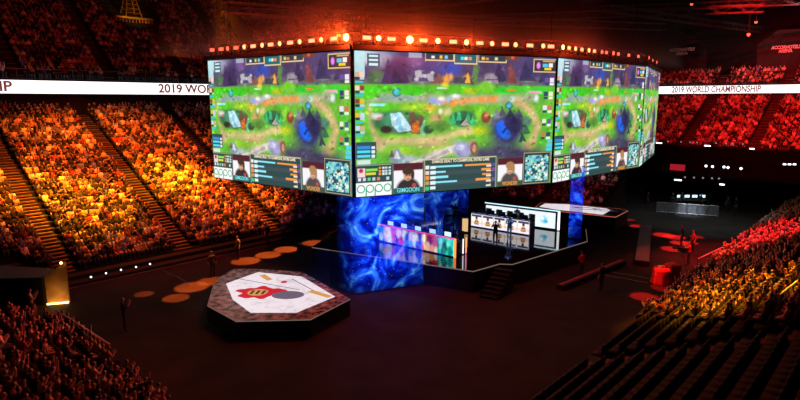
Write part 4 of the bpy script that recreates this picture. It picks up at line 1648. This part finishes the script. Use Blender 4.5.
# low lit wall behind the right desk
A_, B_ = Vector((6.9, 44.7, ZS)), Vector((11.96, 41.06, ZS))
right = (B_ - A_).normalized()
back = Vector((-right.y, right.x, 0))
bw = thing('backdrop_screen', 'low white lit screen wall with pale blue emblem behind the right desk', 'LED screen', (A_ + B_) / 2, math.atan2(right.y, right.x))
L = (B_ - A_).length
MB().box((A_ + B_) / 2 + back * .1 + Zv * .78, (L, .14, 1.54), ax=(right, back, Zv)).build('frame', M['black'], bw)
rC = Ras(120, 34, 'e4eef4')
rC.ell(.84, .5, .06, .3, '7fd0ea', .5)
rC.ell(.82, .42, .03, .14, 'f4fbff', .5)
rC.ell(.87, .60, .035, .14, '3fb0dc', .5)
rC.ell(.70, .45, .03, .1, 'c0dcea', .5)
rC.noise(6, .12)
screen_mesh('screen_panel', rC, A_ + right * .1 + Zv * .12, B_ - right * .32 + Zv * .12, A_ + right * .1 + Zv * 1.32, M['panel_picture'], bw)
MB().box((A_ + B_) / 2 + Zv * 1.50, (L, .06, .07), ax=(right, back, Zv)).build('top_light_bar', M['e_sky'], bw)
MB().box(B_ - right * .06 + Zv * .78, (.16, .06, 1.44), ax=(right, back, Zv)).build('end_light_bar', M['e_white'], bw)

# people on the stage
person(standing('cross'), (4.37, 43.47, ZS), math.pi * .9, 'person in black standing with folded arms behind the left desk', CL['black'])
person(standing(), (3.06, 41.72, ZS), math.pi * 1.1, 'person in dark clothes standing close behind the left desk players', CL['black'])
person(standing('cross'), (8.95, 42.0, ZS), math.pi, 'person in dark grey standing behind the right desk', CL['grey'])
person(standing('cross'), (7.73, 38.59, ZS), math.pi * .95, 'person in pale blue standing in front of the right desk', CL['blue'], CL['blue'])
person(standing('camera'), (6.46, 36.92, ZS), -.2, 'camera operator in black standing mid stage facing the right desk', CL['black'])
gq = at_z(465, 233, ZS)
lg = thing('light_tower', 'small gold lit display tower behind the right end of left desk', 'display', gq)
MB().box(gq + Zv * .58 + Vector((0, .2, 0)), (.5, .34, 1.12)).build('frame', M['black'], lg)
MB().box(gq + Zv * .60 + Vector((0, .02, 0)), (.42, .02, .98)).build('screen', emit('gold_screen', (1.0, .62, .25), .8), lg)

# ------------------------------------------------------------------ light floors left and right
def light_floor(name, label, outline, inner, z, edge, emblem):
    c = sum((Vector((*q, 0)) for q in outline), Vector()) / len(outline)
    t = thing(name, label, 'platform', (c.x, c.y, 0))
    MB().prism(outline, .01, z).build('base', M['black'], t)
    m = MB()
    for i in range(len(outline)):
        a, b = Vector((*outline[i], z - .02)), Vector((*outline[(i + 1) % len(outline)], z - .02))
        m.tube(a, b, .028, n=6)
    m.build('edge_light_strip', edge, t)
    MB().prism(inner, z, z + .03).build('lit_floor', M['e_floor'], t)
    emblem(t, z + .034)
    return t


def e_floor_mat():
    m, nt, b = new_mat('lit_floor_panels')
    tc = nt.nodes.new('ShaderNodeTexCoord')
    nz = nt.nodes.new('ShaderNodeTexNoise')
    nz.inputs['Scale'].default_value = 1.3
    nz.inputs['Detail'].default_value = 5
    nz.inputs['Distortion'].default_value = 1.5
    nt.links.new(tc.outputs['Object'], nz.inputs['Vector'])
    cr = nt.nodes.new('ShaderNodeValToRGB')
    cr.color_ramp.elements[0].position, cr.color_ramp.elements[0].color = .30, (.62, .55, .60, 1)
    cr.color_ramp.elements[1].position, cr.color_ramp.elements[1].color = .50, (.86, .78, .84, 1)
    nt.links.new(nz.outputs['Fac'], cr.inputs['Fac'])
    nt.links.new(cr.outputs['Color'], b.inputs['Emission Color'])
    b.inputs['Emission Strength'].default_value = .95
    b.inputs['Base Color'].default_value = (.1, .1, .1, 1)
    b.inputs['Roughness'].default_value = .3
    return m


M['e_floor'] = e_floor_mat()
M['marble'] = mat('black_marble', (.28, .28, .30), .25, 0, .98, 3)
E_RED = emit('red_emblem', tuple(srgb('c8102c')), 1.0)
E_GOLD = emit('gold_emblem', tuple(srgb('e0a050')), .9)
E_DARK = emit('dark_emblem', (.03, .025, .05), .8)
E_GREY = emit('emblem_and_shadow_grey', (.16, .13, .2), .8)


def flat(poly, z, name, mat_, parent):
    n = len(poly)
    MB().prism(poly, z, z + .006).build(name, mat_, parent)


def emblem_left(t, z):
    c = at_z(258, 292.5, z)
    # flame shaped red badge: a ragged disc with a swept plume
    pts = []
    n = 40
    for i in range(n):
        an = 2 * math.pi * i / n
        r = 1.0 + .13 * math.sin(5 * an + .6) + .08 * math.sin(9 * an) + (.35 if 0.15 < an < .7 else 0) + (.18 if 2.6 < an < 3.1 else 0)
        pts.append((c.x + 1.0 * r * math.cos(an), c.y + .92 * r * math.sin(an)))
    flat(pts, z, 'emblem', E_RED, t)
    wing = [(c.x + .55 * math.cos(a), c.y + .5 * math.sin(a)) for a in np.linspace(.3, 5.6, 18)]
    flat(wing, z + .007, 'emblem_centre', E_GOLD, t)
    for k in range(3):
        flat([(c.x - .4 + k * .3, c.y - .28), (c.x - .26 + k * .3, c.y - .3), (c.x - .2 + k * .3, c.y + .25), (c.x - .36 + k * .3, c.y + .3)], z + .014, 'emblem_mark', E_DARK, t)
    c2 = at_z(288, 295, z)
    flat([(c2.x + .85 * math.cos(a), c2.y + .62 * math.sin(a)) for a in np.linspace(0, 6.0, 20)], z, 'shadow_disc', E_GREY, t)  # dark ellipse painting a shadow onto the lit floor
    c3 = at_z(284, 282, z)
    flat([(c3.x + .18 * math.cos(a), c3.y + .2 * math.sin(a)) for a in np.linspace(0, 6.0, 12)], z, 'small_disc', E_RED, t)
    for (x0, y0, x1, y1) in [(262, 275, 270, 280), (310, 291, 330, 297), (240, 279, 300, 290), (292, 279, 318, 293)]:
        p, q = at_z(x0, y0, z), at_z(x1, y1, z)
        d_ = (q - p).normalized() * .035
        k = (.9 if x1 - x0 < 25 else .35)
        w_ = Vector((-d_.y, d_.x, 0)) * (5 if x1 - x0 < 25 else .8)
        flat([(p - w_).xy[:], (q - w_).xy[:], (q + w_).xy[:], (p + w_).xy[:]], z + .001, 'floor_mark', E_GOLD if x1 - x0 < 25 else E_GREY, t)


LO_OUT = [(-10.37, 29.92), (-10.43, 31.17), (-10.08, 32.73), (-8.74, 32.73), (-5.85, 32.13), (-2.58, 27.52), (-4.2, 24.8), (-7.6, 24.6), (-9.6, 26.6)]
LO_IN = [(-9.7, 29.92), (-8.44, 32.01), (-5.68, 31.17), (-3.39, 27.82), (-5.0, 25.6), (-7.2, 25.6), (-8.57, 27.38)]
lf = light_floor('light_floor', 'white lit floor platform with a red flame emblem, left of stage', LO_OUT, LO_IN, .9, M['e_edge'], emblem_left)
MB().prism(LO_OUT, .9, .912).build('marble_border', M['marble'], lf)
spot(Vector((-4, 20, 14)), (-7, 29.5, .9), (1, .85, .8), 2500, 34)


def emblem_right(t, z):
    c = at_z(597, 209.5, z)
    for k, (dx, dy, w_, h_) in enumerate([(-1.5, .3, 1.2, .22), (-.3, .5, 1.0, .2), (.9, .2, 1.1, .25), (-.9, -.4, 1.4, .22), (.5, -.5, 1.3, .2), (1.7, -.1, .6, .3), (0, 0, .5, .5), (-2.2, 0, .5, .4)]):
        x, y = c.x + dx * .75 + dy * .4, c.y - dx * .45 + dy
        flat([(x - w_ / 2, y + .05), (x + w_ / 2, y - h_), (x + w_ / 2, y), (x - w_ / 2, y + h_)], z + .001 * k, 'emblem_stroke', E_DARK if k % 2 else E_GREY, t)


RO_OUT = [(12.6, 51.2), (13.6, 53.3), (16.18, 52.9), (20.09, 50.3), (20.52, 49.45), (18.34, 46.65), (13.88, 49.4)]
RO_IN = [(13.0, 51.3), (13.9, 52.8), (16.0, 52.4), (18.9, 50.3), (19.0, 49.6), (17.6, 47.6), (14.2, 49.9)]
light_floor('light_floor', 'white lit floor platform with dark emblem strokes, beyond the stage', RO_OUT, RO_IN, 1.2, M['e_edge2'], emblem_right)

# ------------------------------------------------------------------ things standing on the arena floor
def oriented(p, q):
    d = (q - p)
    d.z = 0
    d.normalize()
    return d, Vector((-d.y, d.x, 0))


M['speckle'] = mat('speckled_panel', (.10, .07, .075), .5, 0, .95, 14)
p, q = Vector((16.2, 36.2, 0)), Vector((21.2, 47.1, 0))
d_, n_ = oriented(p, q)
t = thing('walkway_block', 'long low black walkway block with speckled top in red light', 'platform', (p + q) / 2, math.atan2(d_.y, d_.x))
L = (q - p).length
MB().box((p + q) / 2 + Zv * .2, (L, .95, .38), ax=(d_, n_, Zv)).build('body', M['black'], t, .02)
MB().box((p + q) / 2 + Zv * .40, (L - .1, .85, .02), ax=(d_, n_, Zv)).build('top_panel', M['speckle'], t)
p, q = Vector((9.4, 31.5, 0)), Vector((15.1, 36.7, 0))
d_, n_ = oriented(p, q)
t = thing('kerb_block', 'long low dark kerb lying on the floor right of the stage', 'kerb', (p + q) / 2, math.atan2(d_.y, d_.x))
MB().box((p + q) / 2 + Zv * .16, ((q - p).length, .5, .3), ax=(d_, n_, Zv)).build('body', M['black'], t, .02)
MB().box((p + q) / 2 + Zv * .325, ((q - p).length - .05, .12, .02), ax=(d_, n_, Zv)).build('top_strip', M['red'], t)

for (x0, y0, x1, y1, lab) in [(604, 275, 648, 283, 'thin pale cable lying across the red floor near the draped table'), (612, 272, 652, 279, 'second pale cable lying just beyond the first across the red floor'),
                              (590, 300, 612, 291, 'pale tape line at the foot of the right stand'), (162, 270, 192, 285, 'pale line on the floor crossing the orange light pools on the left')]:
    p, q = at_z(x0, y0, .015), at_z(x1, y1, .015)
    o = MB().path([p, (p + q) / 2 + Vector((.05, .04, 0)), q], .014).build('floor_cable', M['steel'])
    tag(o, lab, 'cable')

# red draped table and the tripod next to it
c = at_z(661, 283, 0)
t = thing('draped_table', 'round table under a red cloth at the edge of right stand', 'table', c)
m = MB()
n = 36
vs = []
for j, (z, r) in enumerate([(.03, .62), (.35, .58), (.8, .53), (.98, .50), (1.0, .44)]):
    for i in range(n):
        a = 2 * math.pi * i / n
        rr = r * (1 + .06 * math.sin(9 * a) * (1 - z))
        vs.append((c.x + rr * math.cos(a), c.y + rr * math.sin(a), z))
fs = [(j * n + i, j * n + (i + 1) % n, (j + 1) * n + (i + 1) % n, (j + 1) * n + i) for j in range(4) for i in range(n)] + [tuple(range(4 * n, 5 * n))]
m.add(vs, fs).build('cloth', M['red'], t, smooth=True)
MB().tube((c.x, c.y, .01), (c.x, c.y, .95), .05).build('pedestal', M['blackmetal'], t)
o = MB().box((c.x - .05, c.y, 1.055), (.34, .24, .1)).build('equipment_box', M['white'])
tag(o, 'small pale box lying on the red draped table', 'box')
c = at_z(671, 281, 0)
t = thing('draped_case', 'tall case under a red cloth standing beside the round table', 'case', c)
MB().box((c.x, c.y, .55), (.8, .7, 1.08), .3).build('cloth', M['red'], t, .06)
MB().box((c.x, c.y, 1.11), (.6, .5, .05), .3).build('lid', M['red'], t, .02)
spot(Vector((10, 46, 20)), at_z(664, 276, .6), RED, 12000, 5.5, .6)

c = at_z(681, 272, 0)
t = thing('tripod_camera', 'video camera on a tall black tripod by right stand', 'camera', c)
for k in range(3):
    a = k * 2.1 + .4
    MB().tube((c.x, c.y, 1.3), (c.x + .45 * math.cos(a), c.y + .45 * math.sin(a), .02), .025, .018).build('leg', M['steel'], t)
MB().box((c.x, c.y, 1.5), (.3, .55, .28), .5).build('camera_body', M['black'], t, .03)
MB().tube((c.x - .16, c.y + .28, 1.5), (c.x - .34, c.y + .6, 1.5), .07, .09, 12).build('lens', M['blackmetal'], t)
MB().tube((c.x, c.y, 1.28), (c.x, c.y, 1.4), .05).build('head', M['blackmetal'], t)

for (x, y, J, yaw, lab, cl) in [(213, 277, standing(), .6, 'person in black standing at the left corner of the flame emblem platform', 'black'),
                                (301, 266, standing('cross'), 1.0, 'person in black standing on the floor between emblem platform and stage', 'black'),
                                (238.5, 259, standing(), 2.4, 'person in tan light standing by the orange light pools at the left', 'grey'),
                                (125, 331, standing('camera'), -1.0, 'person in black standing alone on the dark floor at lower left', 'black'),
                                (268, 245, standing(), 2.6, 'person in dark clothes standing at the barrier under the left stand', 'black'),
                                (284, 241, standing('cross'), 2.9, 'person with folded arms at the barrier under the left stand', 'grey'),
                                (581, 277, standing('cross'), .4, 'person in red light standing behind the low kerb', 'redj'),
                                (601, 291, standing(), .6, 'person in black standing on the floor by the pale cables', 'black'),
                                (688, 266, standing('camera'), .9, 'person in a red top standing near the tripod camera', 'redj'),
                                (681, 247, standing(), .9, 'person in black standing among the round red light pools', 'black'),
                                (692, 253, standing(), 1.6, 'person in a red top standing right of the red light pools', 'redj')]:
    person(J, at_z(x, y, 0), yaw, lab, CL[cl])
person(standing('camera'), at_z(33, 322, .45), -.9, 'person in a pale top taking a photo at top of lower left stand', CL['white'], scale=.98)

# crowd barriers and the control desks at the far right
def barrier(p, q, label, group):
    d_, n_ = oriented(p, q)
    L = (q - p).length
    t = thing('crowd_barrier', label, 'barrier', (p + q) / 2, math.atan2(d_.y, d_.x), group)
    m = MB()
    for z in (.12, 1.05):
        m.tube(p + Zv * z, q + Zv * z, .03)
    for e_ in (p, q):
        m.tube(e_, e_ + Zv * 1.05, .03)
    m.build('frame', M['steel'], t)
    m = MB()
    for k in range(1, 9):
        c = p.lerp(q, k / 9)
        m.tube(c + Zv * .12, c + Zv * 1.05, .014, n=5)
    m.build('bars', M['steel'], t)
    MB().box((p + q) / 2 + n_ * .05 + Zv * .6, (L - .1, .02, .8), ax=(d_, n_, Zv)).build('sheet', M['sheet'], t)


PA, PB = at_z(656, 212.5, 0), at_z(718, 217, 0)
for k in range(6):
    barrier(PA.lerp(PB, k / 6 + .006), PA.lerp(PB, (k + 1) / 6 - .006), '%s pale barrier panel from the left at the right edge of floor' % ORD[k].replace('front', 'first'), 'barriers by the control desks')
PA2, PB2 = at_z(588, 203.5, 0), at_z(625, 203.5, 0)
for k in range(4):
    barrier(PA2.lerp(PB2, k / 4 + .006), PA2.lerp(PB2, (k + 1) / 4 - .006), '%s dim barrier panel from the left beyond the emblem stroke platform' % ORD[k].replace('front', 'first'), 'barriers beyond the far platform')
spot(Vector((24, 44, 16)), PA.lerp(PB, .55), (.8, .88, 1), 26000, 9, 1)
spot(Vector((14, 44, 20)), PA2.lerp(PB2, .5), (1, .9, .9), 4500, 9, 1)

for (x, y, lab) in [(690, 209, 'control desk with bright screens behind the pale barriers'), (780, 191, 'control desk with blue lit screens at the right edge'), (600, 199, 'dim control desk behind the far barriers')]:
    c = at_z(x, y, 0) + Vector((.6, 1.2, 0)) if x != 780 else at_z(x, y + 8, 0)
    t = thing('control_desk', lab, 'desk', c)
    MB().box((c.x, c.y, .74), (3.4, .9, .05)).build('desktop', M['black'], t)
    for sx_ in (-1.6, 1.6):
        MB().box((c.x + sx_, c.y, .36), (.06, .8, .7)).build('leg', M['black'], t)
    for k in range(4):
        o = thing('monitor', '%s small screen from the left on %s' % (['first', 'second', 'third', 'fourth'][k], {690: 'the desk behind the pale barriers', 780: 'the desk at the right edge', 600: 'the dim desk behind far barriers'}[x]), 'monitor', (c.x - 1.2 + k * .8, c.y, .766), 0, 'screens on the ' + lab)
        cc = Vector((c.x - 1.2 + k * .8, c.y, .766))
        MB().box(cc + Vector((0, 0, .012)), (.24, .2, .02)).build('foot', M['blackmetal'], o)
        MB().box(cc + Vector((0, .02, .13)), (.05, .04, .22)).build('neck', M['blackmetal'], o)
        bc = MB().box(cc + Vector((0, 0, .36)), (.6, .04, .34), (k - 1.5) * -.12).build('cover', M['black'], o)
        MB().box(cc + Vector((0, -.026, .36)), (.54, .006, .28), (k - 1.5) * -.12).build('display', [M['e_deskblue'] if x == 780 else M['e_desk']] if 'e_desk' in M else [M['e_sky']], bc)
for k, (x, y) in enumerate([(672, 207), (681, 206), (700, 207.5), (708, 208), (727, 211), (735, 213), (594, 199), (611, 199), (647, 206), (640, 203)]):
    person(standing(['cross', 'down', 'down'][k % 3]), at_z(x, y + 2, 0), 2.6 + k, '%s from the left of the crew in dark clothes at the far barriers' % (ORD[[4, 5, 6, 7, 8, 9, 0, 1, 3, 2][k]].replace('front', 'first')),
           CL[['black', 'grey', 'navy'][k % 3]], group='crew at the far barriers')

# small work lamps on the parapet and terrace of the far end
nU = U


def work_lamp(x, y, plane_u, w_, label, m_):
    c = hit_plane(x, y, uw(plane_u, 0), U)
    t = thing('work_lamp', label, 'lamp', c, 0, 'work lamps at the far end')
    ax = (-W, U, Zv)
    MB().box(c + U * .06, (w_ + .06, .1, .22), ax=ax).build('housing', M['blackmetal'], t)
    MB().box(c - U * .005, (w_, .03, .15), ax=ax).build('lens', m_, t)


for x, y, w_, lab in [(659, 143, .75, 'left'), (707.5, 145.8, .7, 'middle'), (752, 148.8, .5, 'right')]:
    work_lamp(x, y, U_END - .45, w_, '%s white strip lamp on the dark parapet below the red stand' % lab, M['e_cool'])
for x, y, w_, lab in [(678, 180, .8, 'left'), (722, 184.5, .5, 'right')]:
    work_lamp(x, y, U_END - 8.35, w_, '%s white strip lamp on the dark terrace front' % lab, M['e_cool'])
for k, x in enumerate([655, 668, 681, 690, 697, 716, 726, 733, 743]):
    c = hit_plane(x, 141 + (x - 655) * .035, uw(U_END - .45, 0), U)
    o = MB().ball(c, .10, 8, 6).build('guide_lamp', emit('guide_glow', (.9, .5, .5), .35) if k == 0 else bpy.data.materials['guide_glow'])
    tag(o, '%s tiny pinkish lamp from the left along the far parapet' % ORD[k].replace('front', 'first'), 'lamp', 'guide lamps on the far parapet')
for k, x in enumerate([685, 694, 703, 712, 719]):
    c = hit_plane(x, 177.2 + (x - 685) * .04, uw(U_END - 8.4, 0), U)
    o = MB().ball(c, .11, 8, 6).build('guide_lamp', bpy.data.materials['guide_glow'])
    tag(o, '%s tiny pale lamp from the left along the terrace front' % ORD[k].replace('front', 'first'), 'lamp', 'guide lamps on the terrace front')
for k, (x, y) in enumerate([(706, 166), (712.5, 166.5), (724, 167), (728, 167.5), (741, 168.5)]):
    c = hit_plane(x, y, uw(U_END - 7.5, 0), U)
    z0_ = 2.6
    t = thing('desk_lamp', '%s small cool lamp from the left on the far terrace' % ORD[k].replace('front', 'first'), 'lamp', (c.x, c.y, z0_), 0, 'desk lamps on the far terrace')
    MB().tube((c.x, c.y, z0_ + .0), (c.x, c.y, max(z0_ + .1, c.z - .06)), .03).build('stem', M['blackmetal'], t)
    MB().ball((c.x, c.y, max(z0_ + .15, c.z)), .14, 8, 6).build('bulb', M['e_cool2'] if 'e_cool2' in M else M['e_cool'], t)
for k, x in enumerate([784.5, 789.5, 794.5]):
    work_lamp(x, 164.3, U_END - 8.35, .28, '%s of three white lamps in a row at right edge' % ['left', 'middle', 'right'][k], M['e_cool'])
c = hit_plane(678, 161, uw(U_END - 6, 0), U)
o = tag(MB().box((c.x, c.y, 3.1), (1.6, .3, .7), ax=(-W, U, Zv)).build('red_sign', emit('red_glow_panel', (.7, .02, .04), .5)), 'blurred red lit panel standing on the far terrace', 'panel')

# hanging black drapes high above the far stand
def drape(poly, lines, label):
    pu = U_END + 16.8
    pts = [hit_plane(x, y, uw(pu, 0), U) for x, y in poly]
    c = sum(pts, Vector()) / len(pts)
    t = thing('hanging_drape', label, 'drape', c)
    n = len(pts)
    vs = [q for q in pts] + [q + U * .25 for q in pts]
    fs = [tuple(range(n)), tuple(range(2 * n - 1, n - 1, -1))] + [(i, n + i, n + (i + 1) % n, (i + 1) % n) for i in range(n)]
    cl_ = MB().add(vs, fs).build('cloth', M['curtain'], t)
    for s, x, y, wpx in lines:
        q = hit_plane(x, y, uw(pu, 0), U) - U * .03
        l_, r_ = hit_plane(x - wpx / 2, y, uw(pu, 0), U), hit_plane(x + wpx / 2, y, uw(pu, 0), U)
        letters(s, q, -W, (0, 0, 1), .62, M['white'], cl_, .01, (r_ - l_).length, offset=.02)
    return t


drape([(640, 80), (640, 40), (660, 37.5), (694, 35.5), (707, 47.5), (706, 80)], [('ACCORHOTELS', 682, 49.8, 25), ('ARENA', 682, 53.6, 12)], 'left black cut-corner drape with arena lettering above the far stand')
drape([(757, 80), (757, 45), (778, 30), (830, 27), (830, 80)], [('ACCORHOTELS', 786, 47.2, 29), ('ARENA', 785.5, 51, 14)], 'right black cut-corner drape with arena lettering above the far stand')
q = hit_plane(735, 49, uw(U_END + 22, 0), U)
spot(uw(70, 6, 24), hit_plane(735, 50, uw(U_END + 22, 0), U), (1, .72, .72), 9000, 34, 1)

# ------------------------------------------------------------------ roof rigging
def roof_truss(p, q, label, h=.7):
    d_, n_ = oriented(p, q)
    L = (q - p).length
    t = thing('roof_truss', label, 'truss', (p + q) / 2, math.atan2(d_.y, d_.x), 'roof trusses over the arena')
    m = MB()
    for sgn in (-1, 1):
        m.tube(p + n_ * .3 * sgn, q + n_ * .3 * sgn, .045, n=6)
        m.tube(p + n_ * .3 * sgn + Zv * h, q + n_ * .3 * sgn + Zv * h, .045, n=6)
    m.build('chords', M['steel_dark'], t)
    m = MB()
    k = int(L / 1.2)
    for i in range(k):
        a, b = p.lerp(q, i / k), p.lerp(q, (i + 1) / k)
        m.tube(a - n_ * .3 + (Zv * h if i % 2 else Vector()), b - n_ * .3 + (Vector() if i % 2 else Zv * h), .022, n=4)
        m.tube(a + n_ * .3 + (Zv * h if i % 2 else Vector()), b + n_ * .3 + (Vector() if i % 2 else Zv * h), .022, n=4)
    m.build('lacing', M['steel_dark'], t)
    m = MB()
    for f in (.1, .5, .9):
        c = p.lerp(q, f)
        m.tube(c + Zv * h, (c.x, c.y, 30.8), .02, n=4)
    m.build('chains', M['steel_dark'], t)


M['steel_dark'] = mat('dark_steel', (.10, .09, .09), .5, .5, .3, 5)
roof_truss(Vector((-14, 47, 17.6)), Vector((30, 66, 18.8)), 'long roof truss crossing just above the hanging screen box')
roof_truss(Vector((-9, 56, 18.5)), Vector((8, 44, 18.5)), 'short roof truss above the left half of the screen box')
roof_truss(Vector((6, 66, 19.6)), Vector((36, 58, 19.6)), 'roof truss slanting behind the right half of the screen box')
roof_truss(Vector((-12, 40, 16.9)), Vector((6, 52, 17.2)), 'roof truss over the dazzling lights at the front corner')
roof_truss(Vector((30, 70, 21.5)), Vector((62, 60, 21.5)), 'roof truss high at the right in front of the drapes')
roof_truss(Vector((28, 82, 23.2)), Vector((60, 74, 23.2)), 'farthest roof truss at the upper right')
roof_truss(Vector((22, 62, 20.2)), Vector((52, 84, 20.6)), 'roof truss running away toward the far drapes')
for k, (x, y, Y, lab) in enumerate([(691.6, 4, 72, 'small red lamp hanging near the top edge, above left drape'), (756, 22, 72, 'upper of two small red lamps hanging between the drapes'), (748.6, 34, 66, 'lower of two small red lamps hanging between the drapes')]):
    c = at_y(x, y, Y)
    t = thing('hanging_lamp', lab, 'lamp', c)
    MB().tube((c.x, c.y, c.z + .1), (c.x, c.y, 30.8), .02).build('drop_cable', M['blackmetal'], t)
    MB().tube((c.x, c.y, c.z + .3), (c.x, c.y, c.z + .05), .12, .2, 10).build('shade', M['blackmetal'], t)
    MB().ball((c.x, c.y, c.z), .17, 10, 6, sc=(1, 1, 1.6 if k == 2 else 1)).build('bulb', M['e_redlamp'], t)

# curved loudspeaker array left of the screens
t = thing('line_array', 'curved black loudspeaker column hanging left of the screen box', 'loudspeaker', at_y(240, 30, 44))
prev = None
for k in range(9):
    f = k / 8
    c = at_y(229 + 17 * f ** .7, 14 + 26 * f, 44)
    MB().box(c, (1.15, .6, .30), .5, ax=None).build('cabinet', M['matt'], t, .02)
MB().tube(at_y(229, 13, 44), Vector((at_y(229, 13, 44).x, 44, 30.7)), .03).build('chain', M['blackmetal'], t)
spot(at_y(262, 46, 38), at_y(240, 32, 44), (1, .08, .03), 200, 60, 1)

# gilded lattice stand high in the upper left ring
c = hit_plane(131, 18, uw(0, UPL + 10), W)
t = thing('lattice_tower', 'gold lit lattice frame standing high in the upper left stand', 'tower', c)
X_, Y_ = U, W
top = c + Zv * 3.4
for sx_ in (-1, 1):
    for sy_ in (-1, 1):
        MB().tube(c + X_ * .9 * sx_ + Y_ * .9 * sy_, top + X_ * .2 * sx_ + Y_ * .2 * sy_, .07).build('leg', M['gold'], t)
m = MB()
for k in range(1, 7):
    f = k / 7
    w_ = .9 - .7 * f
    zz = c + Zv * (3.4 * f)
    P4 = [zz + X_ * w_ + Y_ * w_, zz - X_ * w_ + Y_ * w_, zz - X_ * w_ - Y_ * w_, zz + X_ * w_ - Y_ * w_]
    for i in range(4):
        m.tube(P4[i], P4[(i + 1) % 4], .04, n=5)
m.build('bracing', M['gold'], t)
MB().box(c - Zv * .1, (4.2, 2.2, .2), ax=(U, W, Zv)).build('platform', M['gold'], t)
m = MB()
for k in range(12):
    a = c + U * (-2.0 + k * .36) - W * 1.0
    m.tube(a - Zv * 1.4, a - Zv * .15, .04, n=5)
m.build('platform_legs', M['gold'], t)
spot(c - W * 6 + Zv * -1, c + Zv * .8, (1, .55, .1), 380, 46, .8)

# ------------------------------------------------------------------ lower left: entrance tunnel, rails, step lights
t = thing('entrance_tunnel', 'black entrance tunnel with a gold lit side wall at lower left', 'tunnel', (-20.5, 30.5, 0))
A_, B_ = Vector((-19.25, 29.1, 0)), Vector((-18.2, 29.4, 0))
d_, n_ = oriented(A_, B_)
A2 = at_y(47, 277, A_.y)
B2 = at_y(63, 261, B_.y + .1)
m = MB()
vs = [A_ + Zv * .02, B_ + Zv * .02, Vector((B_.x, B_.y, B2.z)), Vector((A_.x, A_.y, A2.z))]
vs += [v + n_ * .1 for v in vs]
m.add(vs, [(0, 1, 2, 3), (7, 6, 5, 4), (0, 4, 5, 1), (1, 5, 6, 2), (2, 6, 7, 3), (3, 7, 4, 0)])
m.build('side_wall', M['tan'], t)
MB().prism([(-27, 28.4), (-19.35, 29.0), (-19.4, 30.6), (-27, 32.0)], .02, A2.z).build('black_housing', M['black'], t)
MB().box((A_ + B_) / 2 - n_ * .14 + Zv * .07, ((B_ - A_).length * .95, .06, .07), ax=(d_, n_, Zv)).build('light_strip', M['e_warm2'] if 'e_warm2' in M else M['e_warm'], t)
lc = at_y(61, 263, B_.y - .25)
MB().ball(lc, .07, 10, 6).build('ceiling_lamp', M['e_warm'], t)
d = bpy.data.lights.new('tunnel_glow', 'POINT')
d.color = (1, .5, .12)
d.energy = 13
d.shadow_soft_size = .06
o = bpy.data.objects.new('tunnel_glow', d)
o.location = (A_ + B_) / 2 - n_ * .55 + Zv * .5
COL.objects.link(o)


def handrail(pts, drop, label, group=None):
    c = sum(pts, Vector()) / len(pts)
    t = thing('handrail', label, 'railing', c - Zv * drop, 0, group)
    MB().path(pts, .03, 8).build('rail', M['rail'], t)
    for p in (pts[0], pts[0].lerp(pts[-1], .5), pts[-1]):
        MB().tube(p, p - Zv * drop, .022).build('post', M['blackmetal'], t)


M['rail'] = mat('pale_rail', (.75, .73, .75), .35, .3, .1, 6)
handrail([at_z(58, 311, 1.5), at_z(110, 344.5, 1.5)], 1.45, 'pale handrail in front of the dim stand at lower left')
spot(uw(20, 28, 14), at_z(84, 330, 1.4), (.9, .85, 1), 2200, 9, 1)
spot(uw(34, 14, 14), at_z(740, 265, 2), (.9, .9, 1), 500, 22, 1)
for (x0, y0, x1, y1, lab) in [(698, 258.6, 725, 246, 'pale handrail at the front edge of the right stand'), (745, 266.5, 766, 253, 'pale handrail among the red lit seats of right stand'),
                              (775, 298, 797, 281, 'pale handrail beside the yellow lit seats of right stand'), (773, 221, 781, 214, 'pale handrail at the far end of right stand')]:
    handrail([on_right(x0, y0), on_right(x1, y1)], 1.3, lab)
for k, (x, y) in enumerate([(91, 277), (106, 273.3), (121, 269.8), (136, 267), (150, 264)]):
    c = at_z(x, y, .5)
    t = thing('step_light', '%s small white step light from the left below left stand' % ORD[k].replace('front', 'first'), 'lamp', (c.x, c.y, .4), 0, 'step lights below the left stand')
    MB().box((c.x, c.y, .40), (.16, .12, .10), ax=None).build('housing', M['blackmetal'], t)
    MB().ball((c.x, c.y, .50), .055, 8, 6).build('bulb', M['e_cool'], t)
